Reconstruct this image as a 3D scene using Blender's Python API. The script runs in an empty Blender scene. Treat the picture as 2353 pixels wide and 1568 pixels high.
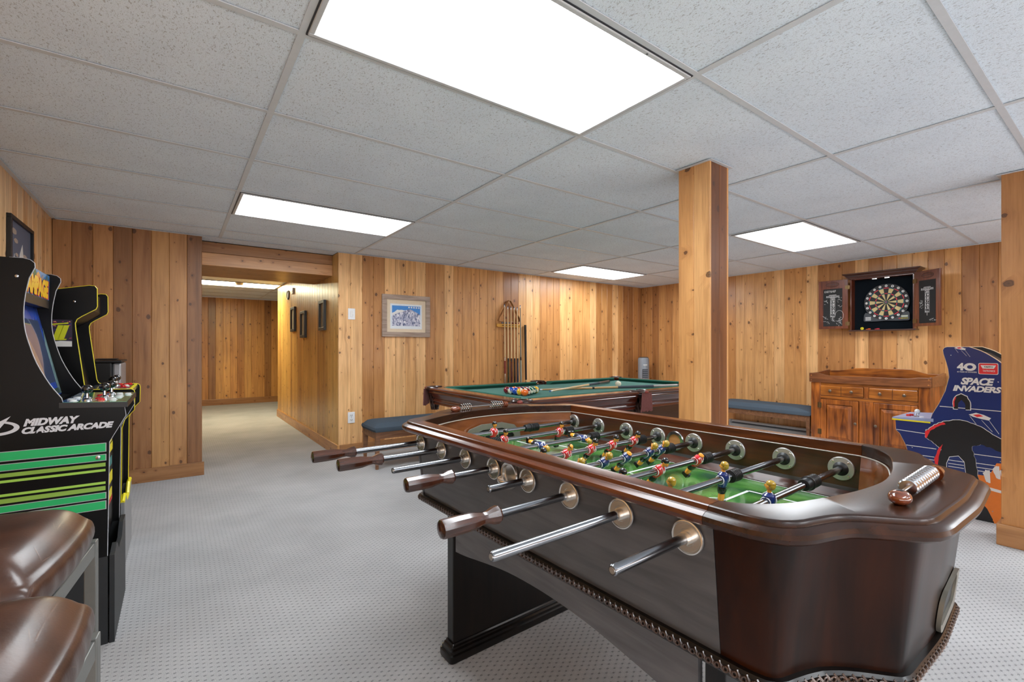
import bpy, bmesh, math, random
from mathutils import Vector, Matrix
random.seed(7)
PI = math.pi
S = bpy.context.scene
COL = S.collection

# ------------------------------------------------------------------ camera, world, light, exposure
cam_d = bpy.data.cameras.new('camera')
cam = bpy.data.objects.new('camera', cam_d); COL.objects.link(cam)
cam.location = (-0.326, -1.587, 1.135)
YAW = 0.9431
cam.rotation_euler = (PI/2, 0, YAW - PI/2)
cam_d.sensor_fit = 'HORIZONTAL'; cam_d.sensor_width = 36.0
cam_d.lens = 1065.0/2353*36.0
cam_d.shift_x = 0.0
cam_d.shift_y = (800.0 - 784.0)/2353.0
cam_d.clip_start = 0.02
S.camera = cam
w = bpy.data.worlds.new('world'); S.world = w; w.use_nodes = True
w.node_tree.nodes['Background'].inputs[0].default_value = (0.85, 0.92, 1.0, 1)
w.node_tree.nodes['Background'].inputs[1].default_value = 0.3
S.view_settings.view_transform = 'Standard'
S.view_settings.look = 'None'
S.view_settings.gamma = 1.0
S.view_settings.use_curve_mapping = False
S.view_settings.exposure = 1.0
LAMP = 8.8                                    # strength of the fluorescent lenses
# added fill lights, unseen behind and left of the camera, tilted up to brighten the ceiling
def add_fill_light(name, loc, rot, sx, sy, power, col):
    ld = bpy.data.lights.new(name, 'AREA'); ld.shape = 'RECTANGLE'; ld.size = sx; ld.size_y = sy; ld.energy = power; ld.color = col
    o = bpy.data.objects.new(name, ld); COL.objects.link(o); o.location = loc; o.rotation_euler = rot
add_fill_light('added_fill_light', (2.4, -5.10, 0.80), (PI/2+0.55, 0, 0), 6.4, 1.3, 72, (0.91, 0.955, 1.0))
add_fill_light('added_fill_light', (-0.95, -3.4, 0.80), (PI/2+0.55, 0, -PI/2), 2.8, 1.3, 26, (0.91, 0.955, 1.0))
ROOM = dict(x0=-1.10, x1=5.95, y0=-5.2, y1=3.40, H=2.135)
H = ROOM['H']

# ------------------------------------------------------------------ helpers
def lin(c):
    r = []
    for v in c[:3]:
        v = v/255.0
        r.append(v/12.92 if v <= 0.04045 else ((v+0.055)/1.055)**2.4)
    return (r[0], r[1], r[2], 1.0)

def nmat(name):
    m = bpy.data.materials.new(name); m.use_nodes = True
    nt = m.node_tree; b = nt.nodes['Principled BSDF']
    return m, nt, b

def L(nt, a, b): nt.links.new(a, b)

def plain(name, c, rough=0.5, metal=0.0, coat=0.0, spec=0.5, emit=0, noise=0.06, nscale=40, bump=0.0):
    m, nt, b = nmat(name)
    b.inputs['Roughness'].default_value = rough
    b.inputs['Metallic'].default_value = metal
    b.inputs['Coat Weight'].default_value = coat
    b.inputs['Specular IOR Level'].default_value = spec
    tc = nt.nodes.new('ShaderNodeTexCoord'); no = nt.nodes.new('ShaderNodeTexNoise')
    no.inputs['Scale'].default_value = nscale; no.inputs['Detail'].default_value = 3
    L(nt, tc.outputs['Object'], no.inputs['Vector'])
    mx = nt.nodes.new('ShaderNodeMixRGB')
    col = lin(c)
    mx.inputs[1].default_value = tuple(min(1, v*(1-noise)) for v in col[:3]) + (1,)
    mx.inputs[2].default_value = tuple(min(1, v*(1+noise)) for v in col[:3]) + (1,)
    L(nt, no.outputs[0], mx.inputs[0]); L(nt, mx.outputs[0], b.inputs['Base Color'])
    if bump:
        bp = nt.nodes.new('ShaderNodeBump'); bp.inputs['Strength'].default_value = bump
        bp.inputs['Distance'].default_value = 0.002
        L(nt, no.outputs[0], bp.inputs['Height']); L(nt, bp.outputs[0], b.inputs['Normal'])
    if emit:
        b.inputs['Emission Color'].default_value = col; b.inputs['Emission Strength'].default_value = emit
    return m

def math_(nt, op, a, b=None, c=None):
    n = nt.nodes.new('ShaderNodeMath'); n.operation = op
    for i, v in enumerate((a, b, c)):
        if v is None: continue
        if isinstance(v, (int, float)): n.inputs[i].default_value = v
        else: L(nt, v, n.inputs[i])
    return n.outputs[0]

def ramp(nt, fac, stops, interp='LINEAR'):
    r = nt.nodes.new('ShaderNodeValToRGB'); L(nt, fac, r.inputs[0]); r.color_ramp.interpolation = interp
    e = r.color_ramp.elements
    while len(e) < len(stops): e.new(0.5)
    for q, (p, c) in zip(e, stops): q.position = p; q.color = c if len(c) == 4 else tuple(c)+(1,)
    return r.outputs[0]

def knotty(name, axis='Z', rough=0.38, knots=True, coat=0.25, sat=1.0, tone=None):
    """knotty cedar board: tone from the object's own colour, grain along the axis"""
    m, nt, b = nmat(name)
    tc = nt.nodes.new('ShaderNodeTexCoord'); oi = nt.nodes.new('ShaderNodeObjectInfo')
    sep = nt.nodes.new('ShaderNodeSeparateXYZ'); L(nt, tc.outputs['Object'], sep.inputs[0])
    x, y, z = sep.outputs
    if axis == 'Z': a, l, o = x, z, y
    elif axis == 'X': a, l, o = z, x, y
    else: a, l, o = z, y, x
    a = math_(nt, 'ADD', a, math_(nt, 'MULTIPLY', o, 0.6))
    off = math_(nt, 'MULTIPLY', oi.outputs['Random'], 37.0)
    # knots
    cv = nt.nodes.new('ShaderNodeCombineXYZ')
    L(nt, math_(nt, 'ADD', math_(nt, 'MULTIPLY', a, 9.5), off), cv.inputs[0])
    L(nt, math_(nt, 'ADD', math_(nt, 'MULTIPLY', l, 7.0), off), cv.inputs[1])
    vo = nt.nodes.new('ShaderNodeTexVoronoi'); vo.voronoi_dimensions = '2D'; vo.inputs['Scale'].default_value = 1.0
    kn = nt.nodes.new('ShaderNodeTexNoise'); kn.inputs['Scale'].default_value = 7.0; kn.inputs['Detail'].default_value = 2
    L(nt, cv.outputs[0], kn.inputs['Vector'])
    kv = nt.nodes.new('ShaderNodeVectorMath'); kv.operation = 'MULTIPLY_ADD'; L(nt, kn.outputs['Color'], kv.inputs[0]); kv.inputs[1].default_value = (0.09, 0.09, 0); L(nt, cv.outputs[0], kv.inputs[2])
    L(nt, kv.outputs[0], vo.inputs['Vector'])
    sc = nt.nodes.new('ShaderNodeSeparateColor'); L(nt, vo.outputs['Color'], sc.inputs[0])
    has = math_(nt, 'GREATER_THAN', sc.outputs[0], 0.45 if knots else 2.0)
    size = math_(nt, 'MULTIPLY_ADD', math_(nt, 'POWER', sc.outputs[1], 3.0), 0.12, 0.035)
    d = math_(nt, 'DIVIDE', vo.outputs['Distance'], size)
    knot = math_(nt, 'MULTIPLY', has, ramp(nt, d, [(0.0, (1,1,1)), (0.5, (.8,.8,.8)), (0.75, (1,1,1)), (1.0, (0,0,0))]))
    halo = math_(nt, 'MULTIPLY', has, ramp(nt, math_(nt, 'MULTIPLY', d, 0.25), [(0.0, (1,1,1)), (1.0, (0,0,0))]))
    # grain, bent round the knots
    gv = nt.nodes.new('ShaderNodeCombineXYZ')
    bend = math_(nt, 'MULTIPLY', halo, 0.9)
    L(nt, math_(nt, 'ADD', math_(nt, 'ADD', math_(nt, 'MULTIPLY', a, 26.0), off), bend), gv.inputs[0])
    L(nt, math_(nt, 'MULTIPLY_ADD', l, 1.1, 3.0), gv.inputs[1])
    g1 = nt.nodes.new('ShaderNodeTexNoise'); g1.inputs['Scale'].default_value = 1.0; g1.inputs['Detail'].default_value = 5
    g1.inputs['Roughness'].default_value = 0.62
    L(nt, gv.outputs[0], g1.inputs['Vector'])
    gv2 = nt.nodes.new('ShaderNodeCombineXYZ')
    L(nt, math_(nt, 'ADD', math_(nt, 'MULTIPLY', a, 230.0), off), gv2.inputs[0])
    L(nt, math_(nt, 'MULTIPLY', l, 5.0), gv2.inputs[1])
    g2 = nt.nodes.new('ShaderNodeTexNoise'); g2.inputs['Scale'].default_value = 1.0; g2.inputs['Detail'].default_value = 2
    L(nt, gv2.outputs[0], g2.inputs['Vector'])
    bl = nt.nodes.new('ShaderNodeTexNoise'); bl.inputs['Scale'].default_value = 1.0; bl.inputs['Detail'].default_value = 2
    gv3 = nt.nodes.new('ShaderNodeCombineXYZ')
    L(nt, math_(nt, 'ADD', math_(nt, 'MULTIPLY', a, 5.0), off), gv3.inputs[0]); L(nt, math_(nt, 'MULTIPLY', l, 2.2), gv3.inputs[1])
    L(nt, gv3.outputs[0], bl.inputs['Vector'])
    f = math_(nt, 'ADD', math_(nt, 'MULTIPLY', g1.outputs[0], 0.75), math_(nt, 'MULTIPLY', g2.outputs[0], 0.22))
    f = math_(nt, 'ADD', f, math_(nt, 'MULTIPLY', bl.outputs[0], 0.25))
    shade = ramp(nt, f, [(0.38, (0.52, 0.44, 0.36)), (0.52, (0.82, 0.78, 0.73)), (0.62, (1, 1, 1)), (0.78, (1.22, 1.28, 1.34))])
    mul = nt.nodes.new('ShaderNodeMixRGB'); mul.blend_type = 'MULTIPLY'; mul.inputs[0].default_value = 1.0
    if tone: mul.inputs[1].default_value = lin(tone)
    else: L(nt, oi.outputs['Color'], mul.inputs[1])
    L(nt, shade, mul.inputs[2])
    hm = nt.nodes.new('ShaderNodeMixRGB'); hm.blend_type = 'MULTIPLY'
    L(nt, math_(nt, 'MULTIPLY', halo, 0.35), hm.inputs[0]); L(nt, mul.outputs[0], hm.inputs[1]); hm.inputs[2].default_value = (0.62, 0.42, 0.27, 1)
    km = nt.nodes.new('ShaderNodeMixRGB'); L(nt, math_(nt, 'MULTIPLY', knot, 0.9), km.inputs[0]); L(nt, hm.outputs[0], km.inputs[1])
    km.inputs[2].default_value = lin((70, 42, 24))
    L(nt, km.outputs[0], b.inputs['Base Color'])
    b.inputs['Roughness'].default_value = rough; b.inputs['Coat Weight'].default_value = coat; b.inputs['Coat Roughness'].default_value = 0.25
    bp = nt.nodes.new('ShaderNodeBump'); bp.inputs['Strength'].default_value = 0.25; bp.inputs['Distance'].default_value = 0.001
    L(nt, g1.outputs[0], bp.inputs['Height']); L(nt, bp.outputs[0], b.inputs['Normal'])
    return m

def stained(name, c1, c2, axis='X', rough=0.25, coat=0.6, gs=1.0, blotch=0.5, spec=0.5):
    """stained, lacquered furniture wood"""
    m, nt, b = nmat(name)
    tc = nt.nodes.new('ShaderNodeTexCoord'); oi = nt.nodes.new('ShaderNodeObjectInfo')
    mp = nt.nodes.new('ShaderNodeMapping'); L(nt, tc.outputs['Object'], mp.inputs[0])
    s = {'X': (2.2, 22, 22), 'Y': (22, 2.2, 22), 'Z': (22, 22, 2.2)}[axis]
    mp.inputs['Scale'].default_value = tuple(v*gs for v in s)
    no = nt.nodes.new('ShaderNodeTexNoise'); no.inputs['Scale'].default_value = 1.6; no.inputs['Detail'].default_value = 7
    no.inputs['Distortion'].default_value = 0.8
    L(nt, mp.outputs[0], no.inputs['Vector'])
    n2 = nt.nodes.new('ShaderNodeTexNoise'); n2.inputs['Scale'].default_value = 5.0*gs; n2.inputs['Detail'].default_value = 2
    L(nt, tc.outputs['Object'], n2.inputs['Vector'])
    f = math_(nt, 'ADD', math_(nt, 'MULTIPLY', no.outputs[0], 1-blotch*0.5), math_(nt, 'MULTIPLY', n2.outputs[0], blotch*0.5))
    col = ramp(nt, f, [(0.36, lin(c1)), (0.66, lin(c2))])
    L(nt, col, b.inputs['Base Color'])
    b.inputs['Roughness'].default_value = rough; b.inputs['Coat Weight'].default_value = coat; b.inputs['Coat Roughness'].default_value = 0.12
    b.inputs['Specular IOR Level'].default_value = spec
    return m

class MB:
    def __init__(s): s.v = []; s.f = []; s.m = []
    def add(s, vs, fs, m=0):
        o = len(s.v); s.v += [tuple(p) for p in vs]
        for f in fs: s.f.append(tuple(i+o for i in f)); s.m.append(m)
        return s
    def box(s, x0, x1, y0, y1, z0, z1, m=0):
        vs = [(x, y, z) for z in (z0, z1) for y in (y0, y1) for x in (x0, x1)]
        return s.add(vs, [(0,2,3,1),(4,5,7,6),(0,1,5,4),(2,6,7,3),(0,4,6,2),(1,3,7,5)], m)
    def loft(s, rings, cu=False, cv=True, caps=True, m=0):
        """rings: lists of points; cv: each ring closed; cu: first joins last"""
        n = len(rings[0]); vs = [p for r in rings for p in r]; fs = []
        R = len(rings)
        for i in range(R if cu else R-1):
            j = (i+1) % R
            for k in range(n if cv else n-1):
                l = (k+1) % n
                fs.append((i*n+k, i*n+l, j*n+l, j*n+k))
        if caps and not cu and cv:
            fs.append(tuple(range(n))[::-1]); fs.append(tuple((R-1)*n+k for k in range(n)))
        return s.add(vs, fs, m)
    def cyl(s, p0, p1, r0, r1=None, n=16, m=0, caps=True):
        return s.lathe(p0, p1, [(0, r0), (1, r0 if r1 is None else r1)], n, m, caps)
    def lathe(s, p0, p1, prof, n=16, m=0, caps=True, sx=1.0):
        """prof: (t along p0->p1, radius)"""
        p0 = Vector(p0); p1 = Vector(p1); d = p1-p0
        a = d.normalized(); b = a.orthogonal().normalized(); c = a.cross(b)
        rings = []
        for t, r in prof:
            o = p0+d*t
            rings.append([o+b*(r*math.cos(2*PI*k/n))+c*(r*sx*math.sin(2*PI*k/n)) for k in range(n)])
        return s.loft(rings, caps=caps, m=m)
    def tube(s, path, r, n=8, closed=False, m=0):
        P = [Vector(p) for p in path]; rings = []; N = len(P)
        prev = None
        for i in range(N):
            if closed: t = P[(i+1) % N]-P[i-1]
            else: t = P[min(i+1, N-1)]-P[max(i-1, 0)]
            t.normalize()
            b = t.orthogonal().normalized() if prev is None else (prev-t*prev.dot(t)).normalized()
            prev = b; c = t.cross(b)
            rr = r[i] if isinstance(r, (list, tuple)) else r
            rings.append([P[i]+b*(rr*math.cos(2*PI*k/n))+c*(rr*math.sin(2*PI*k/n)) for k in range(n)])
        return s.loft(rings, cu=closed, m=m)
    def ell(s, c, r, n=12, k=8, rot=None, m=0, z0=-1, z1=1):
        c = Vector(c); rings = []
        a0 = math.asin(z0); a1 = math.asin(z1)
        for i in range(k+1):
            a = a0+(a1-a0)*i/k
            ring = []
            for j in range(n):
                p = Vector((r[0]*max(math.cos(a), 1e-3)*math.cos(2*PI*j/n), r[1]*max(math.cos(a), 1e-3)*math.sin(2*PI*j/n), r[2]*math.sin(a)))
                if rot is not None: p = rot @ p
                ring.append(c+p)
            rings.append(ring)
        return s.loft(rings, m=m)
    def torus(s, c, axis, R, r, n=24, k=8, m=0):
        a = Vector(axis).normalized(); b = a.orthogonal().normalized(); d = a.cross(b); c = Vector(c)
        return s.tube([c+b*(R*math.cos(2*PI*i/n))+d*(R*math.sin(2*PI*i/n)) for i in range(n)], r, k, True, m)
    def prism(s, pts, f, d0, d1, m=0):
        """pts 2-D, f(p, d) -> 3-D point"""
        n = len(pts); vs = [f(p, d0) for p in pts]+[f(p, d1) for p in pts]
        fs = [tuple(range(n))[::-1], tuple(range(n, 2*n))]
        fs += [(i, (i+1) % n, (i+1) % n+n, i+n) for i in range(n)]
        return s.add(vs, fs, m)
    def mesh(s, name, mats, smooth=False):
        me = bpy.data.meshes.new(name)
        me.from_pydata([tuple(p) for p in s.v], [], s.f)
        for m in (mats if isinstance(mats, (list, tuple)) else [mats]): me.materials.append(m)
        me.polygons.foreach_set('material_index', s.m)
        bm = bmesh.new(); bm.from_mesh(me); bmesh.ops.recalc_face_normals(bm, faces=bm.faces)
        bm.to_mesh(me); bm.free()
        if smooth:
            me.shade_smooth()
            me.set_sharp_from_angle(angle=math.radians(30))
        return me
    def build(s, name, mats, parent=None, smooth=False, bevel=0, loc=None, rot=None):
        return obj(name, s.mesh(name, mats, smooth), parent, bevel, loc, rot)

def obj(name, me, parent=None, bevel=0, loc=None, rot=None):
    o = bpy.data.objects.new(name, me); COL.objects.link(o)
    if parent is not None: o.parent = parent
    if loc is not None: o.location = loc
    if rot is not None: o.rotation_euler = rot
    if bevel:
        b = o.modifiers.new('bevel', 'BEVEL'); b.width = bevel; b.segments = 2; b.limit_method = 'ANGLE'
        b.angle_limit = math.radians(50); b.harden_normals = False
    return o

def tag(o, label=None, cat=None, group=None, kind=None):
    if label: o['label'] = label
    if cat: o['category'] = cat
    if group: o['group'] = group
    if kind: o['kind'] = kind
    return o

def empty(name, loc=(0, 0, 0), rz=0, **k):
    o = bpy.data.objects.new(name, None); COL.objects.link(o); o.location = loc; o.rotation_euler = (0, 0, rz)
    o.empty_display_size = 0.05
    return tag(o, **k)

def copy_tree(o, parent=None):
    c = o.copy(); COL.objects.link(c)
    if parent is not None: c.parent = parent
    for ch in list(KIDS.get(o, [])): copy_tree(ch, c)
    return c
KIDS = {}

def catmull(pts, n=6, closed=False):
    out = []; N = len(pts); P = [Vector(p) for p in pts]
    for i in range(N if closed else N-1):
        p1, p2 = P[i], P[(i+1) % N]
        p0 = P[i-1] if (closed or i > 0) else p1*2-p2
        p3 = P[(i+2) % N] if (closed or i+2 < N) else p2*2-p1
        for k in range(n):
            t = k/n
            out.append(0.5*((2*p1)+(p2-p0)*t+(2*p0-5*p1+4*p2-p3)*t*t+(3*p1-p0-3*p2+p3)*t**3))
    if not closed: out.append(P[-1])
    return out

_txt = {}
def text(body, mat, parent, org, right, up, width, height, depth=0.0006, bold=0.0, shear=0.0, name='lettering', spacing=1.0):
    """flat lettering fitted into a width x height box whose lower-left corner is org"""
    key = (body, bold, shear, spacing)
    if key not in _txt:
        cu = bpy.data.curves.new('font', 'FONT'); cu.body = body; cu.offset = bold; cu.shear = shear; cu.space_character = spacing
        cu.resolution_u = 3
        to = bpy.data.objects.new('t', cu); COL.objects.link(to)
        dg = bpy.context.evaluated_depsgraph_get()
        me = bpy.data.meshes.new_from_object(to.evaluated_get(dg))
        vs = [v.co.copy() for v in me.vertices]; fs = [tuple(p.vertices) for p in me.polygons]
        bpy.data.objects.remove(to); bpy.data.curves.remove(cu); bpy.data.meshes.remove(me)
        _txt[key] = (vs, fs)
    vs, fs = _txt[key]
    if not vs: return None
    x0 = min(v.x for v in vs); x1 = max(v.x for v in vs); y0 = min(v.y for v in vs); y1 = max(v.y for v in vs)
    R = Vector(right); U = Vector(up); Nn = R.cross(U).normalized(); O = Vector(org)
    pts = [O+R*((v.x-x0)/(x1-x0)*width)+U*((v.y-y0)/(y1-y0)*height)+Nn*depth for v in vs]
    me = bpy.data.meshes.new(name); me.from_pydata([tuple(p) for p in pts], [], fs); me.materials.append(mat)
    return obj(name, me, parent)

def poly(pts, f, d0, d1, mat, parent, name):
    return MB().prism(pts, f, d0, d1).build(name, mat, parent)

def vary(c, a):
    k = 1+random.uniform(-a, a)
    return tuple(min(1, v*k) for v in c[:3])+(1,)

# ------------------------------------------------------------------ materials
M_plank = knotty('knotty_cedar', 'Z')
M_board_x = knotty('knotty_cedar_along_x', 'X', tone=(158, 110, 66))
M_board_y = knotty('knotty_cedar_along_y', 'Y', tone=(158, 110, 66))
M_board_l = knotty('knotty_cedar_light_along_x', 'X', tone=(205, 150, 96))
M_backing = plain('dark_gap', (60, 38, 22), 0.8)
TONES = [(230, 180, 122), (218, 165, 106), (204, 148, 89), (186, 130, 75), (164, 110, 62), (144, 93, 51)]

def carpet_mat():
    m, nt, b = nmat('grey_loop_carpet')
    tc = nt.nodes.new('ShaderNodeTexCoord'); sep = nt.nodes.new('ShaderNodeSeparateXYZ')
    wob = nt.nodes.new('ShaderNodeTexNoise'); wob.inputs['Scale'].default_value = 14; wob.inputs['Detail'].default_value = 2
    L(nt, tc.outputs['Object'], wob.inputs['Vector'])
    va = nt.nodes.new('ShaderNodeVectorMath'); va.operation = 'MULTIPLY_ADD'
    L(nt, wob.outputs['Color'], va.inputs[0]); va.inputs[1].default_value = (0.007, 0.007, 0); L(nt, tc.outputs['Object'], va.inputs[2])
    L(nt, va.outputs[0], sep.inputs[0])
    xq = math_(nt, 'DIVIDE', sep.outputs[0], 0.021)
    stag = math_(nt, 'MULTIPLY', math_(nt, 'MODULO', math_(nt, 'ADD', math_(nt, 'FLOOR', xq), 4000.0), 2.0), 0.5)
    cy = math_(nt, 'COSINE', math_(nt, 'MULTIPLY', math_(nt, 'ADD', math_(nt, 'DIVIDE', sep.outputs[1], 0.026), stag), 2*PI))
    cx = math_(nt, 'COSINE', math_(nt, 'MULTIPLY', math_(nt, 'ADD', xq, 0.5), 2*PI))
    dash = math_(nt, 'MULTIPLY', ramp(nt, cy, [(0.55, (0, 0, 0)), (0.92, (1, 1, 1))]), ramp(nt, cx, [(0.0, (0, 0, 0)), (0.5, (1, 1, 1))]))
    pr = math_(nt, 'MULTIPLY_ADD', dash, -1.5, math_(nt, 'MULTIPLY_ADD', cx, 0.10, 0.3))
    row = math_(nt, 'MULTIPLY', cy, -0.25)
    fine = nt.nodes.new('ShaderNodeTexNoise'); fine.inputs['Scale'].default_value = 420; fine.inputs['Detail'].default_value = 3
    L(nt, tc.outputs['Object'], fine.inputs['Vector'])
    big = nt.nodes.new('ShaderNodeTexNoise'); big.inputs['Scale'].default_value = 2.2; big.inputs['Detail'].default_value = 3
    L(nt, tc.outputs['Object'], big.inputs['Vector'])
    h = math_(nt, 'ADD', math_(nt, 'MULTIPLY', pr, 0.5), math_(nt, 'MULTIPLY', fine.outputs[0], 1.9))
    h = math_(nt, 'ADD', h, math_(nt, 'MULTIPLY', row, 0.30))
    f = math_(nt, 'MULTIPLY_ADD', h, 0.34, 0.10)
    col = ramp(nt, f, [(0.0, lin((84, 84, 85))), (0.14, lin((118, 118, 118))), (0.36, lin((172, 172, 173))), (0.75, lin((206, 205, 205)))])
    mm = nt.nodes.new('ShaderNodeMixRGB'); mm.blend_type = 'MULTIPLY'; mm.inputs[0].default_value = 1
    L(nt, col, mm.inputs[1]); L(nt, ramp(nt, big.outputs[0], [(0.3, (.86, .86, .86)), (0.65, (1.04, 1.04, 1.04))]), mm.inputs[2])
    L(nt, mm.outputs[0], b.inputs['Base Color']); b.inputs['Roughness'].default_value = 0.95
    b.inputs['Specular IOR Level'].default_value = 0.15
    bp = nt.nodes.new('ShaderNodeBump'); bp.inputs['Strength'].default_value = 0.55; bp.inputs['Distance'].default_value = 0.004
    L(nt, h, bp.inputs['Height']); L(nt, bp.outputs[0], b.inputs['Normal'])
    return m
M_carpet = carpet_mat()

def tile_mat():
    m, nt, b = nmat('fissured_ceiling_tile')
    tc = nt.nodes.new('ShaderNodeTexCoord'); oi = nt.nodes.new('ShaderNodeObjectInfo')
    cb = nt.nodes.new('ShaderNodeCombineXYZ'); r = math_(nt, 'MULTIPLY', oi.outputs['Random'], 40)
    L(nt, r, cb.inputs[0]); L(nt, r, cb.inputs[1])
    ad = nt.nodes.new('ShaderNodeVectorMath'); L(nt, tc.outputs['Object'], ad.inputs[0]); L(nt, cb.outputs[0], ad.inputs[1])
    mp = nt.nodes.new('ShaderNodeMapping'); mp.inputs['Scale'].default_value = (190, 85, 1); L(nt, ad.outputs[0], mp.inputs[0])
    mp.inputs['Rotation'].default_value = (0, 0, 0.25)
    n1 = nt.nodes.new('ShaderNodeTexNoise'); n1.inputs['Scale'].default_value = 1; n1.inputs['Detail'].default_value = 2; n1.inputs['Distortion'].default_value = 1.2
    L(nt, mp.outputs[0], n1.inputs['Vector'])
    worm = ramp(nt, n1.outputs[0], [(0.60, (0, 0, 0)), (0.635, (1, 1, 1))])
    n2 = nt.nodes.new('ShaderNodeTexVoronoi'); n2.inputs['Scale'].default_value = 170; n2.voronoi_dimensions = '2D'
    L(nt, ad.outputs[0], n2.inputs['Vector'])
    pin = ramp(nt, n2.outputs['Distance'], [(0.12, (1, 1, 1)), (0.24, (0, 0, 0))])
    d = math_(nt, 'MAXIMUM', worm, math_(nt, 'MULTIPLY', pin, 0.45))
    n3 = nt.nodes.new('ShaderNodeTexNoise'); n3.inputs['Scale'].default_value = 3; L(nt, ad.outputs[0], n3.inputs['Vector'])
    base = ramp(nt, n3.outputs[0], [(0.3, lin((226, 237, 248))), (0.7, lin((234, 245, 255)))])
    mx = nt.nodes.new('ShaderNodeMixRGB'); L(nt, math_(nt, 'MULTIPLY', d, 0.42), mx.inputs[0]); L(nt, base, mx.inputs[1]); mx.inputs[2].default_value = lin((95, 86, 78))
    L(nt, mx.outputs[0], b.inputs['Base Color']); b.inputs['Roughness'].default_value = 0.9
    bp = nt.nodes.new('ShaderNodeBump'); bp.invert = True; bp.inputs['Strength'].default_value = 0.4; bp.inputs['Distance'].default_value = 0.002
    L(nt, d, bp.inputs['Height']); L(nt, bp.outputs[0], b.inputs['Normal'])
    return m
M_tile = tile_mat()
M_grid = plain('ceiling_grid_white', (208, 213, 218), 0.4)
M_gridgap = plain('plenum_dark', (40, 38, 36), 0.9)

def lens_mat(name, strength, tint):
    """prismatic lens lit by two tubes behind it"""
    m, nt, b = nmat(name)
    tc = nt.nodes.new('ShaderNodeTexCoord'); sep = nt.nodes.new('ShaderNodeSeparateXYZ'); L(nt, tc.outputs['Object'], sep.inputs[0])
    c = math_(nt, 'COSINE', math_(nt, 'MULTIPLY', sep.outputs[1], 2*PI/0.29))
    band = math_(nt, 'MULTIPLY_ADD', c, -0.10, 0.92)
    gx = math_(nt, 'SINE', math_(nt, 'MULTIPLY', sep.outputs[0], 2*PI/0.009)); gy = math_(nt, 'SINE', math_(nt, 'MULTIPLY', sep.outputs[1], 2*PI/0.009))
    g = math_(nt, 'MULTIPLY_ADD', math_(nt, 'MULTIPLY', gx, gy), 0.06, 1.0)
    st = math_(nt, 'MULTIPLY', math_(nt, 'MULTIPLY', band, g), strength)
    b.inputs['Base Color'].default_value = (0.8, 0.8, 0.8, 1)
    b.inputs['Emission Color'].default_value = tint
    L(nt, st, b.inputs['Emission Strength'])
    return m
M_lens = lens_mat('prismatic_lens', LAMP, (0.90, 0.955, 1.0, 1))
M_lens_hall = lens_mat('prismatic_lens_warm', LAMP*2.0, (1.0, 0.92, 0.62, 1))
M_metalwhite = plain('white_enamel', (200, 203, 206), 0.35)
M_dark_edge = plain('dark_seam', (46, 48, 54), 0.5)
M_chrome = plain('chrome', (200, 202, 206), 0.16, 1.0, noise=0.03)
M_rod = plain('polished_steel_rod', (146, 149, 154), 0.2, 1.0, noise=0.08, nscale=25)
M_nickel = plain('satin_nickel', (228, 226, 222), 0.24, 0.95, noise=0.08, nscale=30)
M_brushed = plain('brushed_flange', (190, 190, 188), 0.42, 0.85, noise=0.08, nscale=60)
M_black = plain('black_satin', (20, 21, 23), 0.38, noise=0.15)
M_rubber = plain('black_rubber', (22, 23, 25), 0.42)
M_white = plain('white_print', (228, 228, 226), 0.45)
M_whitepl = plain('white_plastic', (232, 233, 235), 0.35)
M_yellow = plain('yellow_trim', (238, 222, 30), 0.35)
M_red = plain('red_print', (220, 40, 44), 0.4)

# ------------------------------------------------------------------ setting
def slab(name, x0, x1, y0, y1, z0, z1, mat, parent=None):
    o = MB().box(x0, x1, y0, y1, z0, z1).build(name, mat, parent)
    if parent is None: o['kind'] = 'structure'
    return o
X0, X1, Y0, Y1 = ROOM['x0'], ROOM['x1'], ROOM['y0'], ROOM['y1']
slab('floor', X0-0.2, X1+0.2, Y0-0.2, 9.6, -0.1, 0.0, M_carpet)
ceiling = slab('ceiling', X0-0.2, X1+0.2, Y0-0.2, 9.6, H+0.06, H+0.12, M_gridgap)

_pm = {}
def plank_mesh(width, height, t=0.013, g=0.0035):
    k = (round(width, 4), round(height, 3))
    if k not in _pm:
        hw = width/2
        sec = [(-hw+0.0004, 0), (-hw+0.0004, t-g), (-hw+g, t), (hw-g, t), (hw-0.0004, t-g), (hw-0.0004, 0)]
        _pm[k] = MB().loft([[(x, -y, 0) for x, y in sec], [(x, -y, height) for x, y in sec]]).mesh('plank', M_plank)
    return _pm[k]

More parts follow.
